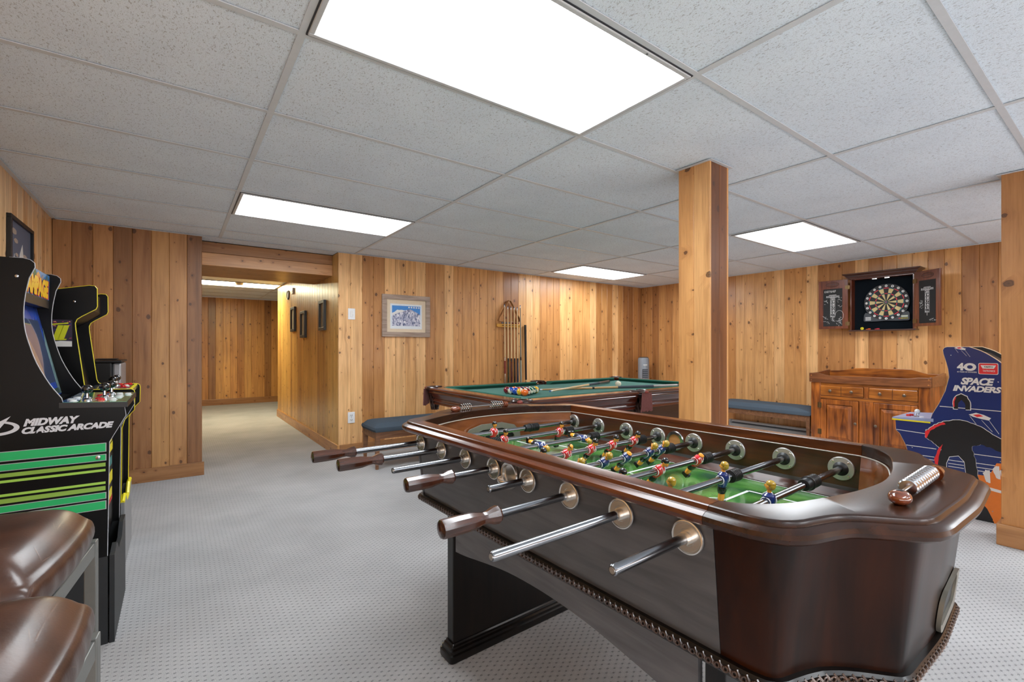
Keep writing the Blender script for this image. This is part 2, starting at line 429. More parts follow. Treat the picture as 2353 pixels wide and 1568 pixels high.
def planked(name, p0, p1, z0, z1, edges, tones, t=0.013, ext=(0.08, 0.08)):
    """wall of vertical boards from p0 to p1 (its face, seen with p0 on the left); edges: distances from p0"""
    p0 = Vector((p0[0], p0[1], 0)); p1 = Vector((p1[0], p1[1], 0)); d = (p1-p0); ln = d.length; d.normalize()
    nrm = Vector((d.y, -d.x, 0))                       # points into the room
    ang = math.atan2(d.y, d.x)
    a = p0-nrm*t-d*ext[0]; b = p1-nrm*t+d*ext[1]; th = 0.06
    bk = MB().add([a+Vector((0,0,z0)), b+Vector((0,0,z0)), b-nrm*th+Vector((0,0,z0)), a-nrm*th+Vector((0,0,z0)),
                   a+Vector((0,0,z1)), b+Vector((0,0,z1)), b-nrm*th+Vector((0,0,z1)), a-nrm*th+Vector((0,0,z1))],
                  [(0,3,2,1),(4,5,6,7),(0,1,5,4),(1,2,6,5),(2,3,7,6),(3,0,4,7)])
    root = tag(bk.build(name, M_backing), kind='structure')
    es = sorted(set([0.0]+[round(e, 4) for e in edges if 0.012 < e < ln-0.012]+[round(ln, 4)]))
    for i in range(len(es)-1):
        wd = es[i+1]-es[i]; c = p0+d*((es[i]+es[i+1])/2)-nrm*t
        pl = obj('plank', plank_mesh(wd, z1-z0), root, loc=(c.x, c.y, z0), rot=(0, 0, ang))
        pl.color = vary(lin(tones(c, i) if callable(tones) else random.choice(tones)), 0.07)
    return root

def rng(start, step, n): return [start+step*i for i in range(n)]
WL, WM, WD = TONES[:3], TONES[1:5], TONES[3:]
def tone_back(c, i):
    if c.x < 1.30: return TONES[0]
    if c.x < 1.56: return random.choice(WD+[TONES[2]])
    if c.x < 2.05: return random.choice([TONES[0], TONES[1], TONES[0]])
    if c.x < 2.18: return TONES[3]
    if c.x < 2.70: return random.choice(TONES[:3])
    if c.x < 3.45: return random.choice(TONES[2:5])
    if c.x < 5.5: return random.choice(TONES[:4])
    return random.choice(TONES[3:5])
def tone_right(c, i):
    return random.choice(TONES[2:5]) if c.y > 2.6 or c.y < -0.3 else random.choice(TONES[:4])
planked('wall_back', (1.05, Y1), (X1, Y1), 0, H, rng(0.128, 0.124, 1)+rng(1.302-1.05, 0.1235, 60), tone_back, ext=(-0.014, 0.08))
planked('wall_back_left', (X0, Y1), (-0.135, Y1), 0, H, [0.11, 0.235, 0.359, 0.481, 0.607, 0.729, 0.854], lambda c, i: [(172, 122, 74), (154, 106, 62), (182, 130, 80), (136, 92, 54), (152, 104, 62), (186, 136, 82), (178, 128, 78), (130, 86, 50)][min(i, 7)], ext=(0.08, -0.014))
planked('wall_right', (X1, Y1), (X1, Y0), 0, H, rng(Y1-0.775-0.1265*20, 0.1265, 75), tone_right)
planked('wall_left', (X0, Y0), (X0, Y1), 0, H, rng(0.1, 0.1235, 75), [(232, 190, 138), TONES[0], TONES[1], TONES[1]])
planked('wall_front', (X1, Y0), (X0, Y0), 0, H, rng(0.1, 0.1235, 60), WM)
# hallway beyond the opening
planked('wall_hall_right', (1.05, 6.95), (1.05, Y1+0.014), 0, H, rng(0.06, 0.1235, 40), [(222, 176, 98), (212, 166, 90), (200, 152, 80), (186, 138, 74)], ext=(-0.001, 0.0))
planked('wall_hall_end', (-1.3, 9.3), (3.2, 9.3), 0, H, rng(1.3+0.192-0.1235*11, 0.1235, 40), [(200, 142, 76), (182, 124, 62), (212, 156, 86), (150, 102, 54)])
planked('wall_hall_left', (-0.26, Y1+0.08), (-0.26, 6.2), 0, H, rng(0.1, 0.1235, 30), WM, ext=(0, 0))
planked('wall_hall_far', (3.2, 9.3), (3.2, 6.95), 0, H, rng(0.1, 0.1235, 30), WM, ext=(0, 0))
planked('wall_hall_side', (-1.3, 6.2), (-1.3, 9.3), 0, H, rng(0.1, 0.1235, 30), WM, ext=(0, 0))
slab('wall_hall_return', 1.12, 3.26, 6.9, 6.95, 0, H, M_board_x)
slab('wall_hall_turn', -1.36, -0.26, 6.14, 6.2, 0, H, M_board_x)
# end boards at the corners of the opening
c = MB().box(-0.149, -0.135, Y1+0.013, 3.64, 0, H).build('trim_1', M_plank); c['kind'] = 'structure'; c.color = lin(TONES[4])

# made-up window frames, added round the unseen fill lights behind the camera
def window(name, cx, cy, hw, z0, z1, axis):
    b = MB(); t = 0.05
    def bb(a0, a1, za, zb, d0=-0.02, d1=0.02):
        if axis == 'x': b.box(cx+a0, cx+a1, cy+d0, cy+d1, za, zb)
        else: b.box(cx+d0, cx+d1, cy+a0, cy+a1, za, zb)
    bb(-hw, hw, z0, z0+t); bb(-hw, hw, z1-t, z1); bb(-hw, -hw+t, z0+t, z1-t); bb(hw-t, hw, z0+t, z1-t)
    n = int(hw*2/1.2)
    for k in range(1, n): bb(-hw+2*hw*k/n-0.02, -hw+2*hw*k/n+0.02, z0+t, z1-t)
    o = b.build(name, M_metalwhite, bevel=0.003); o['kind'] = 'structure'
window('added_window_1', 2.4, Y0+0.035, 3.25, 0.25, 1.75, 'x'); window('added_window_2', X0+0.035, -3.4, 1.45, 0.25, 1.75, 'y')

# header beam over the opening (boards run along it)
hb = slab('trim_2', -0.2, 1.06, 3.635, 4.44, 1.93, H, M_backing)
for i, (za, zb) in enumerate([(1.915, 2.033), (2.035, H)]):
    o = MB().box(-0.135, 1.05, 3.62, 3.634, za, zb).build('plank', [M_board_l, M_board_x][i], hb, bevel=0.003)
for k in range(7):
    ya = 3.635+k*0.117
    o = MB().box(-0.2, 1.05, ya, ya+0.115, 1.915, 1.929).build('plank', M_board_x, hb, bevel=0.003)

def base(name, x0, x1, y0, y1, mat, h=0.118):
    o = MB().box(x0, x1, y0, y1, 0, h).build(name, mat, bevel=0.003); o['kind'] = 'structure'
bt = 0.016
base('baseboard_back', 1.06-0.0, X1, Y1-bt, Y1, M_board_x)
base('baseboard_back_left', X0, -0.120, Y1-bt, Y1, M_board_x)
base('baseboard_right', X1-bt, X1, Y0, Y1-bt, M_board_y)
base('baseboard_left', X0, X0+bt, Y0, Y1-bt, M_board_y)
base('baseboard_hall_right', 1.05-bt, 1.05, Y1-bt, 6.95, knotty('hall_baseboard', 'Y', tone=(196, 142, 80)))
base('baseboard_hall_end', -1.3, 3.2, 9.3-bt, 9.3, M_board_x)
base('baseboard_hall_left', -0.26, -0.26+bt, 3.62, 6.2, M_board_y)

# suspended ceiling: tiles and tee bars
U4, U2 = 1.2192, 0.6096
lights = {(0, -1), (0, 3), (3, 0), (3, 4), (0, -5), (3, -4), (1, -7), (3, -8)}
tmesh = {}
def ceil_tile(xa, xb, ya, yb):
    k = (round(xb-xa, 3), round(yb-ya, 3))
    if k not in tmesh: tmesh[k] = MB().box(0, xb-xa, 0, yb-ya, 0, 0.015).mesh('ceiling_tile', M_tile)
    obj('ceiling_tile', tmesh[k], ceiling, loc=(xa, ya, H+0.005+random.uniform(0, 0.0012)))
def hole(i, j): return (i, j) in lights
def tiles(x0, x1, y0, y1, holes=True, jr=range(-9, 16), ir=range(-1, 6)):
    for i in ir:
        for j in jr:
            if holes and hole(i, j): continue
            xa, xb = max(i*U4, x0), min((i+1)*U4, x1); ya, yb = max(j*U2, y0), min((j+1)*U2, y1)
            if xb-xa > 0.02 and yb-ya > 0.02: ceil_tile(xa, xb, ya, yb)
tiles(X0, X1, Y0, Y1)
tiles(-0.135, 1.05, Y1, 3.62, False)
def bar(xa, xb, ya, yb, z=H, dz=0.003):
    if xb-xa > 0.01 and yb-ya > 0.01:
        MB().box(xa, xb, ya, yb, z, z+dz).build('tee_bar', M_grid, ceiling)
for i in range(-1, 6):
    x = i*U4
    if X0 < x < X1: bar(x-0.012, x+0.012, Y0, Y1)
for j in range(-8, 6):
    y = j*U2
    for i in range(-1, 5):
        bar(max(X0, i*U4+0.012), min(X1, (i+1)*U4-0.012), y-0.012, y+0.012)
bar(X0, X1, Y1-0.022, Y1, H-0.002); bar(X1-0.022, X1, Y0, Y1, H-0.002); bar(X0, X0+0.022, Y0, Y1, H-0.002)
# hallway ceiling: tiles at the same height beyond the beam
for ya, yb in ((4.44, 5.3), (5.3, 5.93), (5.93, 6.53), (7.15, 7.76), (7.76, 8.37), (8.37, 8.98), (8.98, 9.3)):
    for xa, xb in ((-1.3, -0.05), (-0.05, 1.05), (1.05, 2.27), (2.27, 3.2)):
        if yb < 6.6 and xa > 0.9: continue
        ceil_tile(xa, xb, ya, yb)
    bar(-1.3, 3.2 if yb > 6.6 else 1.05, yb-0.012, yb+0.012)
for xa, xb in ((-1.3, -0.05), (1.05, 2.27), (2.27, 3.2)): ceil_tile(xa, xb, 6.53, 7.15)
bar(-0.062, -0.038, 4.44, 9.3); bar(1.038, 1.062, 7.15, 9.3)

# recessed fluorescent troffers
def troffer(x, y, label, lx=U4, ly=U2, lens=M_lens, cat='ceiling light'):
    r = empty('ceiling_light', (x+lx/2, y+ly/2, H-0.004), label=label, cat=cat, group='recessed fluorescent lights in the tile ceiling')
    hx, hy = lx/2-0.013, ly/2-0.013
    MB().box(-hx+0.02, hx-0.02, -hy+0.02, hy-0.02, 0.006, 0.009).build('lens', lens, r)
    f = MB()
    w_ = 0.018
    f.box(-hx, hx, -hy, -hy+w_, -0.003, 0.012); f.box(-hx, hx, hy-w_, hy, -0.003, 0.012)
    f.box(-hx, -hx+w_, -hy+w_, hy-w_, -0.003, 0.012); f.box(hx-w_, hx, -hy+w_, hy-w_, -0.003, 0.012)
    f.build('door_frame', M_metalwhite, r, bevel=0.003)
    g = MB()
    g.box(-hx-0.004, hx+0.004, -hy-0.005, -hy, 0.001, 0.009); g.box(-hx-0.004, hx+0.004, hy, hy+0.005, 0.001, 0.009)
    g.box(-hx-0.005, -hx, -hy, hy, 0.001, 0.009); g.box(hx, hx+0.005, -hy, hy, 0.001, 0.009)
    g.build('shadow_gap', M_dark_edge, r)
    for s in (-0.35, 0.35):
        MB().cyl((s, -hy+0.006, -0.006), (s, -hy+0.006, -0.001), 0.004, n=8).build('latch', M_chrome, r)
    MB().box(-hx-0.004, hx+0.004, -hy-0.004, hy+0.004, 0.009, 0.055).build('housing', M_metalwhite, r)
LL = {(0, -1): 'largest fluorescent ceiling light, overhead in front of the foosball table',
      (0, 3): 'fluorescent ceiling light nearest the hallway opening',
      (3, 0): 'fluorescent ceiling light right of the near post, towards the dartboard',
      (3, 4): 'small-looking fluorescent ceiling light over the pool table'}
for ij in sorted(lights):
    if ij[0]*U4 < X1 and ij[1]*U2 > Y0:
        troffer(ij[0]*U4, ij[1]*U2, LL.get(ij, {(0, -5): 'fluorescent ceiling light straight above the camera position', (3, -4): 'fluorescent ceiling light south of the right hand post', (1, -7): 'fluorescent ceiling light near the added windows, left one of the row', (3, -8): 'fluorescent ceiling light near the added windows, right one of the row'}.get(ij, 'fluorescent ceiling light')))
troffer(-0.05, 6.53, 'fluorescent ceiling light in the hallway, yellowish', 1.10, 0.62, M_lens_hall)
r = empty('smoke_detector', (0.46, 6.58, H-0.007), label='small round beige smoke detector below the hallway ceiling light', cat='smoke detector')
MB().cyl((0, 0, -0.03), (0, 0, 0), 0.05, 0.058, 20).build('housing', plain('beige_plastic', (196, 176, 140), 0.5), r, True)
MB().cyl((0, 0, -0.036), (0, 0, -0.03), 0.022, 0.03, 16).build('grille', M_metalwhite, r, True)

# ------------------------------------------------------------------ wooden posts
def post(x0, x1, y0, y1, label, wt=(TONES[2], TONES[1])):
    r = empty('wooden_post', ((x0+x1)/2, (y0+y1)/2, 0), label=label, cat='post', group='planked posts holding the ceiling')
    cx, cy = (x0+x1)/2, (y0+y1)/2
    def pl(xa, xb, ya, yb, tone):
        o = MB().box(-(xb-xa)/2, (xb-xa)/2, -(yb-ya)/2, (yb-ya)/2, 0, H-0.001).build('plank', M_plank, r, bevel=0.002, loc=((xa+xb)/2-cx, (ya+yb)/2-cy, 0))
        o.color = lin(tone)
    t = 0.016; ym = (y0+y1)/2; xm = (x0+x1)/2
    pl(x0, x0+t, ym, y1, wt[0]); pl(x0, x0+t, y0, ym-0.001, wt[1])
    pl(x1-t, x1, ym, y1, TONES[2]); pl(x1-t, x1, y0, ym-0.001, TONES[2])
    pl(x0+t, xm, y0, y0+t, (108, 64, 32)); pl(xm+0.001, x1-t, y0, y0+t, (120, 72, 36))  # darker tones put the shade of this side into the plank colour
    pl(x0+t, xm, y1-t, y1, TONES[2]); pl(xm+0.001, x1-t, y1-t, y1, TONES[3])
    MB().box(x0+t-cx, x1-t-cx, y0+t-cy, y1-t-cy, 0, H-0.002).build('core', M_backing, r)
    k = MB()                                       # ceiling angle trim round the top
    e = 0.018
    k.box(x0-e-cx, x1+e-cx, y0-e-cy, y0-cy, H-0.003, H-0.0005); k.box(x0-e-cx, x1+e-cx, y1-cy, y1+e-cy, H-0.003, H-0.0005)
    k.box(x0-e-cx, x0-cx, y0-cy, y1-cy, H-0.003, H-0.0005); k.box(x1-cx, x1+e-cx, y0-cy, y1-cy, H-0.003, H-0.0005)
    k.build('wall_angle', M_grid, r)
    q = 0.018
    for n_, (xa, xb, ya, yb) in enumerate(((x0-q, x0, y0-q, y1+q), (x1, x1+q, y0-q, y1+q), (x0, x1, y0-q, y0), (x0, x1, y1, y1+q))):
        MB().box(xa-cx, xb-cx, ya-cy, yb-cy, 0, 0.122).build('baseboard', M_board_y if n_ < 2 else M_board_x, r, bevel=0.003)
    return r
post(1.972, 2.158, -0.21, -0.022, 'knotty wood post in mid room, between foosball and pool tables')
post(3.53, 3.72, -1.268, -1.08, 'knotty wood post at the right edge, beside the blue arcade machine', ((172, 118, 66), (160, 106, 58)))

# ------------------------------------------------------------------ wall pieces
FB = lambda x0, y0: (lambda p, d: (x0+p[0], y0-d, p[1]))           # facing -y
def plate(name, x0, x1, z0, z1, label, cat, kind):
    r = empty(name, ((x0+x1)/2, Y1, (z0+z1)/2), label=label, cat=cat)
    hw, hh = (x1-x0)/2, (z1-z0)/2
    MB().box(-hw, hw, -0.008, 0, -hh, hh).build('cover_plate', M_whitepl, r, bevel=0.003)
    if kind == 'switch':
        MB().box(-hw*0.42, hw*0.42, -0.012, -0.008, -hh*0.55, hh*0.55).build('rocker', M_white, r, bevel=0.002)
        MB().cyl((hw*0.3, -0.013, -hh*0.2), (hw*0.3, -0.012, -hh*0.2), 0.003, n=8).build('indicator', plain('grey_dot', (150, 150, 155)), r)
    else:
        for s in (-1, 1):
            o = MB().box(-0.017, 0.017, -0.011, -0.008, s*0.024-0.015, s*0.024+0.015).build('receptacle', M_white, r, bevel=0.004)
            MB().box(-0.009, -0.006, -0.0125, -0.011, s*0.024-0.004, s*0.024+0.006).box(0.006, 0.009, -0.0125, -0.011, s*0.024-0.004, s*0.024+0.006).cyl((0, -0.0125, s*0.024-0.009), (0, -0.011, s*0.024-0.009), 0.003, n=8).build('slots', M_black, o)
        MB().cyl((0, -0.0105, 0), (0, -0.008, 0), 0.003, n=8).build('screw', M_chrome, r)
plate('wall_switch', 1.148, 1.222, 1.437, 1.555, 'white rocker light switch on the back wall beside the opening', 'light switch', 'switch')
plate('wall_outlet', 1.146, 1.219, 0.338, 0.455, 'white double electrical outlet low on the back wall beside the bench', 'outlet', 'outlet')

M_frame_grey = stained('weathered_grey_frame', (146, 126, 112), (184, 164, 150), 'X', 0.6, 0.0)
M_mat = plain('cream_mat', (226, 208, 182), 0.8); M_paper = plain('print_paper', (226, 232, 238), 0.8)
def ski_mat():
    m, nt, b = nmat('mountain_slopes_print')
    tc = nt.nodes.new('ShaderNodeTexCoord'); mp = nt.nodes.new('ShaderNodeMapping'); L(nt, tc.outputs['Object'], mp.inputs[0])
    mp.inputs['Scale'].default_value = (1, 1, 0.45)
    n = nt.nodes.new('ShaderNodeTexNoise'); n.inputs['Scale'].default_value = 42; n.inputs['Detail'].default_value = 6; n.inputs['Distortion'].default_value = 1.5
    L(nt, mp.outputs[0], n.inputs['Vector'])
    L(nt, ramp(nt, n.outputs[0], [(0.38, lin((70, 84, 120))), (0.46, lin((150, 156, 186))), (0.56, lin((205, 206, 222))), (0.64, lin((235, 235, 240)))]), b.inputs['Base Color'])
    b.inputs['Roughness'].default_value = 0.3
    return m
r = empty('framed_picture', (1.800, Y1, 1.497), label='framed print of a snowy ski mountain on the back wall', cat='picture')
fr = MB(); W2, H2 = 0.288, 0.236; b_ = 0.053
for (xa, xb, za, zb) in ((-W2, W2, H2-b_, H2), (-W2, W2, -H2, -H2+b_), (-W2, -W2+b_, -H2+b_, H2-b_), (W2-b_, W2, -H2+b_, H2-b_)): fr.box(xa, xb, -0.028, 0, za, zb)
fr.build('frame', M_frame_grey, r, bevel=0.003)
MB().box(-W2+b_, W2-b_, -0.012, 0, -H2+b_, H2-b_).build('mat', M_mat, r)
MB().box(-0.192, 0.188, -0.0135, -0.012, -0.146, 0.135).build('paper', M_paper, r)
pr = MB().box(-0.172, 0.168, -0.0145, -0.0135, -0.112, 0.115).build('print', plain('print_sky', (70, 140, 214), 0.5), r)
poly([(-0.172, -0.112), (0.168, -0.112), (0.168, 0.02), (0.12, 0.045), (0.06, 0.075), (0.03, 0.078), (0.0, 0.07), (-0.05, 0.045), (-0.11, 0.03), (-0.172, 0.0)], lambda p, d: (p[0], -d, p[1]), 0.0145, 0.015, ski_mat(), pr, 'mountain')
poly([(-0.172, 0.03), (-0.14, 0.045), (-0.11, 0.07), (-0.09, 0.066), (-0.06, 0.07), (-0.03, 0.064), (0.0, 0.068), (-0.05, 0.045), (-0.172, 0.0)], lambda p, d: (p[0], -d, p[1]), 0.0145, 0.0148, M_white, pr, 'cloud')
for k in range(5):
    poly([(0.03+k*0.03+0.01*math.cos(a*PI/4), 0.1+0.008*math.sin(a*PI/4)*(1+0.4*(a % 2))) for a in range(8)], lambda p, d: (p[0], -d, p[1]), 0.0145, 0.0152, M_white, pr, 'snow_crystal')

# three narrow frames on the hall wall (face -x)
M_fr_dark = plain('dark_grey_frame', (54, 52, 50), 0.45); M_fr_art = stained('grey_weave_art', (120, 112, 92), (178, 170, 146), 'Z', 0.8, 0, 4)
for (y0, y1, z0, z1, lab) in ((5.49, 5.77, 1.37, 1.72, 'narrow dark frame, farthest of the three down the hall wall'),
                              (4.84, 5.12, 1.27, 1.62, 'narrow dark frame hung lowest, middle of the three on the hall wall'),
                              (3.88, 4.12, 1.336, 1.68, 'narrow dark frame nearest the opening on the hall wall')):
    r = empty('small_frame', (1.05, (y0+y1)/2, (z0+z1)/2), label=lab, cat='picture frame', group='three narrow frames on the hall wall')
    hy, hz, b_ = (y1-y0)/2, (z1-z0)/2, 0.036
    f = MB(); f.box(-0.03, 0, -hy, hy, hz-b_, hz).box(-0.03, 0, -hy, hy, -hz, -hz+b_).box(-0.03, 0, -hy, -hy+b_, -hz+b_, hz-b_).box(-0.03, 0, hy-b_, hy, -hz+b_, hz-b_)
    f.build('frame', M_fr_dark, r, bevel=0.003)
    MB().box(-0.012, 0, -hy+b_, hy-b_, -hz+b_, hz-b_).build('art', M_fr_art, r)
r = empty('wall_ring', (1.05, 6.03, 1.93), label='small oval mirror-like disc high on the hall wall', cat='wall disc')
MB().torus((-0.012, 0, 0), (1, 0, 0), 0.066, 0.007, 28, 8).build('rim', M_black, r, True)
MB().cyl((-0.01, 0, 0), (0, 0, 0), 0.062, n=28).build('face', M_whitepl, r, True)
r = empty('wall_box', (1.05, 5.67, 1.955), label='small white sensor box high on the hall wall beside the disc', cat='sensor')
MB().box(-0.025, 0, -0.05, 0.05, -0.045, 0.045).build('case', M_whitepl, r, bevel=0.006)
MB().box(-0.028, -0.025, -0.02, 0.02, -0.015, 0.01).build('window', M_metalwhite, r, bevel=0.003)

# poster on the left wall
def fx(x0): return lambda p, d: (x0+d, p[0], p[1])
M_poster_bg = plain('poster_slate', (84, 92, 112), 0.5)
r = empty('framed_poster', (X0, 2.46, 1.60), label='black framed poster with pale peaks on the left wall above the arcade machine', cat='poster')
f = MB(); hw, hh, b_ = 0.26, 0.30, 0.022
f.box(0, 0.022, -hw, hw, hh-b_, hh).box(0, 0.022, -hw, hw, -hh, -hh+b_).box(0, 0.022, -hw, -hw+b_, -hh+b_, hh-b_).box(0, 0.022, hw-b_, hw, -hh+b_, hh-b_)
f.build('frame', M_black, r, bevel=0.002)
pp = MB().box(0, 0.008, -hw+b_, hw-b_, -hh+b_, hh-b_).build('print', M_poster_bg, r)
M_pale = plain('poster_pale', (206, 200, 196), 0.6); M_tan = plain('poster_tan', (168, 148, 134), 0.6)
for n_, (pts, mt) in enumerate((([(-0.22, -0.27), (-0.17, 0.02), (-0.13, 0.09), (-0.06, -0.27)], M_pale), ([(-0.12, -0.27), (-0.02, 0.10), (0.04, 0.17), (0.16, -0.27)], M_pale), ([(-0.04, -0.27), (0.08, -0.02), (0.2, -0.27)], M_tan))):
    poly(pts, lambda p, d: (d, p[0], p[1]), 0.008, 0.009+n_*0.0004, mt, pp, 'peak')
for (y, z, s) in ((-0.14, 0.22, 0.05), (-0.1, 0.17, 0.04), (0.1, 0.10, 0.05), (0.16, 0.06, 0.03), (-0.08, 0.09, 0.03)):
    poly([(y+s*(1+0.2*(k % 2))*math.cos(k*PI/5), z+0.35*s*math.sin(k*PI/5)) for k in range(10)], lambda p, d: (d, p[0], p[1]), 0.008, 0.0088, M_tan, pp, 'cloud')
MB().box(0.009, 0.010, -hw+b_, hw-b_, -hh+b_, hh-b_)

# ------------------------------------------------------------------ FOOSBALL TABLE
TA = -1.5408
M_rail = stained('walnut_rail', (58, 26, 9), (104, 50, 20), 'X', 0.26, 0.3, spec=0.35)
M_rail_end = stained('walnut_end_rail', (30, 15, 9), (56, 30, 17), 'Y', 0.27, 0.12, spec=0.3)
M_body = stained('dark_espresso_side', (60, 58, 59), (84, 82, 84), 'X', 0.38, 0.35)
M_body_end = stained('dark_walnut_end', (7, 4, 3), (48, 21, 8), 'Z', 0.3, 0.06, 0.6, 0.9, spec=0.15)
M_inner = stained('reddish_inner_wall', (38, 17, 10), (88, 42, 22), 'X', 0.3, 0.6, 1, 0.9)
M_inner_end = stained('honey_inner_end', (84, 42, 18), (128, 72, 34), 'Y', 0.22, 0.9, 0.6, 0.8)
M_apron = stained('espresso_apron', (72, 72, 75), (98, 98, 102), 'X', 0.42, 0.3)
M_leg = stained('black_brown_leg', (7, 5, 5), (20, 14, 11), 'Z', 0.32, 0.2, spec=0.3)
M_handle = stained('walnut_handle', (40, 18, 10), (78, 40, 22), 'Y', 0.18, 0.8, 2)
M_line = plain('pale_line', (168, 160, 150), 0.4)
def field_mat():
    m, nt, b = nmat('printed_grass_field')
    tc = nt.nodes.new('ShaderNodeTexCoord'); mp = nt.nodes.new('ShaderNodeMapping'); L(nt, tc.outputs['Object'], mp.inputs[0]); mp.inputs['Scale'].default_value = (7, 14, 1)
    n = nt.nodes.new('ShaderNodeTexNoise'); n.inputs['Scale'].default_value = 1.0; n.inputs['Detail'].default_value = 4; L(nt, mp.outputs[0], n.inputs['Vector'])
    L(nt, ramp(nt, n.outputs[0], [(0.35, lin((34, 84, 58))), (0.5, lin((62, 128, 54))), (0.65, lin((110, 160, 84)))]), b.inputs['Base Color'])
    b.inputs['Roughness'].default_value = 0.16; b.inputs['Coat Weight'].default_value = 0.8; b.inputs['Coat Roughness'].default_value = 0.05
    return m
T = empty('foosball_table', (0.381, -0.0695, 0), TA, label='dark wooden foosball table with steel rods in the foreground', cat='foosball table')
ZT = 0.872
VC = 0.39
S_out_h = [(1.083, -0.014), (1.12, -0.0135), (1.155, -0.010), (1.184, 0.002), (1.204, 0.027), (1.216, 0.066), (1.233, 0.108), (1.262, 0.140), (1.290, 0.163), (1.311, 0.182), (1.3205, 0.199), (1.325, 0.225), (1.327, 0.27), (1.330, 0.33), (1.332, VC)]
N_out_h = [(-0.022, -0.028), (-0.050, -0.026), (-0.077, -0.014), (-0.097, 0.012), (-0.114, 0.056), (-0.140, 0.104), (-0.182, 0.147), (-0.222, 0.195), (-0.256, 0.262), (-0.276, 0.33), (-0.282, VC)]
S_in_h = [(1.083, 0.020), (1.108, 0.034), (1.133, 0.060), (1.161, 0.107), (1.183, 0.175), (1.204, 0.262), (1.214, 0.33), (1.218, VC)]
N_in_h = [(-0.022, 0.020), (-0.045, 0.055), (-0.075, 0.112), (-0.108, 0.180), (-0.134, 0.260), (-0.146, 0.33), (-0.150, VC)]
def full(h): return h + [(u, 2*VC-v) for u, v in h[-2::-1]]
def resample(pts, n, cm=True):
    P = catmull([Vector((p[0], p[1], 0)) for p in pts], 8) if cm else [Vector((p[0], p[1], 0)) for p in pts]
    ds = [0]
    for i in range(1, len(P)): ds.append(ds[-1]+(P[i]-P[i-1]).length)
    out = []
    for k in range(n):
        t = ds[-1]*k/(n-1); i = 0
        while i < len(ds)-2 and ds[i+1] < t: i += 1
        f_ = (t-ds[i])/max(1e-9, ds[i+1]-ds[i]); out.append(P[i].lerp(P[i+1], min(1, f_)))
    return out
def offset(path, d, ends=None):
    out = []
    for i, p in enumerate(path):
        t = path[min(i+1, len(path)-1)]-path[max(i-1, 0)]
        t.z = 0; t.normalize(); n = Vector((t.y, -t.x, 0))
        if ends is not None and i in (0, len(path)-1): n = Vector(ends)*(1 if i == 0 else 1) if not isinstance(ends, tuple) or len(ends) == 3 else n
        out.append(p+n*d)
    return out
NS = 61
S_out = resample(full(S_out_h), NS); S_in = resample(full(S_in_h), NS)
N_out = resample(full(N_out_h), NS); N_in = resample(full(N_in_h), NS)
# outward normal sign: along S path (v rising, at +u side) outward is +u => n=(t.y,-t.x)
PROF = [(-0.014, 0.8385), (0.006, 0.8375), (0.016, 0.8390), (0.0220, 0.8435), (0.0245, 0.8505), (0.0220, 0.8575), (0.015, 0.8620), (0.0065, 0.8635), (0.0055, 0.8670), (0.0035, 0.8703), (0.0, 0.8718)]
def rail_loft(outp, inp, sign, mat, name, wi=None):
    offs = [(offset(outp, o*sign), z) for o, z in PROF]
    rings = []
    for i in range(len(outp)):
        ring = [Vector((inp[i].x, inp[i].y, 0.8385))]
        ring += [Vector((op[i].x, op[i].y, z)) for op, z in offs]
        ring += [Vector((outp[i].x, outp[i].y, 0))*0.97+Vector((inp[i].x, inp[i].y, 0))*0.03+Vector((0, 0, ZT))]
        ring += [Vector((outp[i].x, outp[i].y, 0))*0.03+Vector((inp[i].x, inp[i].y, 0))*0.97+Vector((0, 0, ZT))]
        ring += [Vector((inp[i].x, inp[i].y, ZT-0.0015))]
        rings.append(ring)
    return MB().loft(rings).build(name, mat, T, smooth=True)
er = rail_loft(S_out, S_in, 1, M_rail_end, 'end_rail'); rail_loft(N_out, N_in, -1, M_rail_end, 'end_rail')
g = 0.001
near_o = [Vector((-0.022+g+(1.105-2*g)*k/8, -0.028+0.014*k/8, 0)) for k in range(9)]; near_i = [Vector((p.x, 0.020, 0)) for p in near_o]
far_o = [Vector((p.x, 2*VC-p.y, 0)) for p in near_o]; far_i = [Vector((p.x, 0.760, 0)) for p in near_o]
rail_loft(near_o, near_i, 1, M_rail, 'side_rail'); rail_loft(far_o, far_i, -1, M_rail, 'side_rail')
# near side: path along +u, outward -v => n=(t.y,-t.x)=(0,-1): sign +1. far: outward +v: sign -1

# cabinet sides, tapering inwards to the bottom
def skin(path, sign, mat, name, zt=0.8385, zb=0.603, it=0.030, ib=0.056, th=0.014, blend=0):
    def off(d):
        o = offset(path, 1.0)
        k_ = [(math.sin(PI*i/(len(path)-1))**0.8*blend if blend else 0) for i in range(len(path))]
        return [p.lerp(q, -(d-kk)*sign) for p, q, kk in zip(path, o, k_)]
    A = off(it); B = off(ib); A2 = off(it+th); B2 = off(ib+th)
    rings = [[Vector((A[i].x, A[i].y, zt)), Vector((B[i].x, B[i].y, zb)), Vector((B2[i].x, B2[i].y, zb)), Vector((A2[i].x, A2[i].y, zt))] for i in range(len(path))]
    return MB().loft(rings).build(name, mat, T, smooth=True)
skin(S_out, 1, M_body_end, 'end_panel', it=0.011, ib=0.037); skin(N_out, -1, M_body_end, 'end_panel', it=0.025, ib=0.051)
near_b = [Vector((-0.021+1.1025*k/8, -0.033, 0)) for k in range(9)]; far_b = [Vector((p.x, 2*VC-p.y, 0)) for p in near_b]
skin(near_b, 1, M_body, 'side_panel'); skin(far_b, -1, M_body, 'side_panel')
MB().box(-0.11, 1.165, 0.045, 0.735, 0.600, 0.606).box(-0.2, 1.25, 0.2, 0.58, 0.600, 0.606).build('bottom_board', M_leg, T)

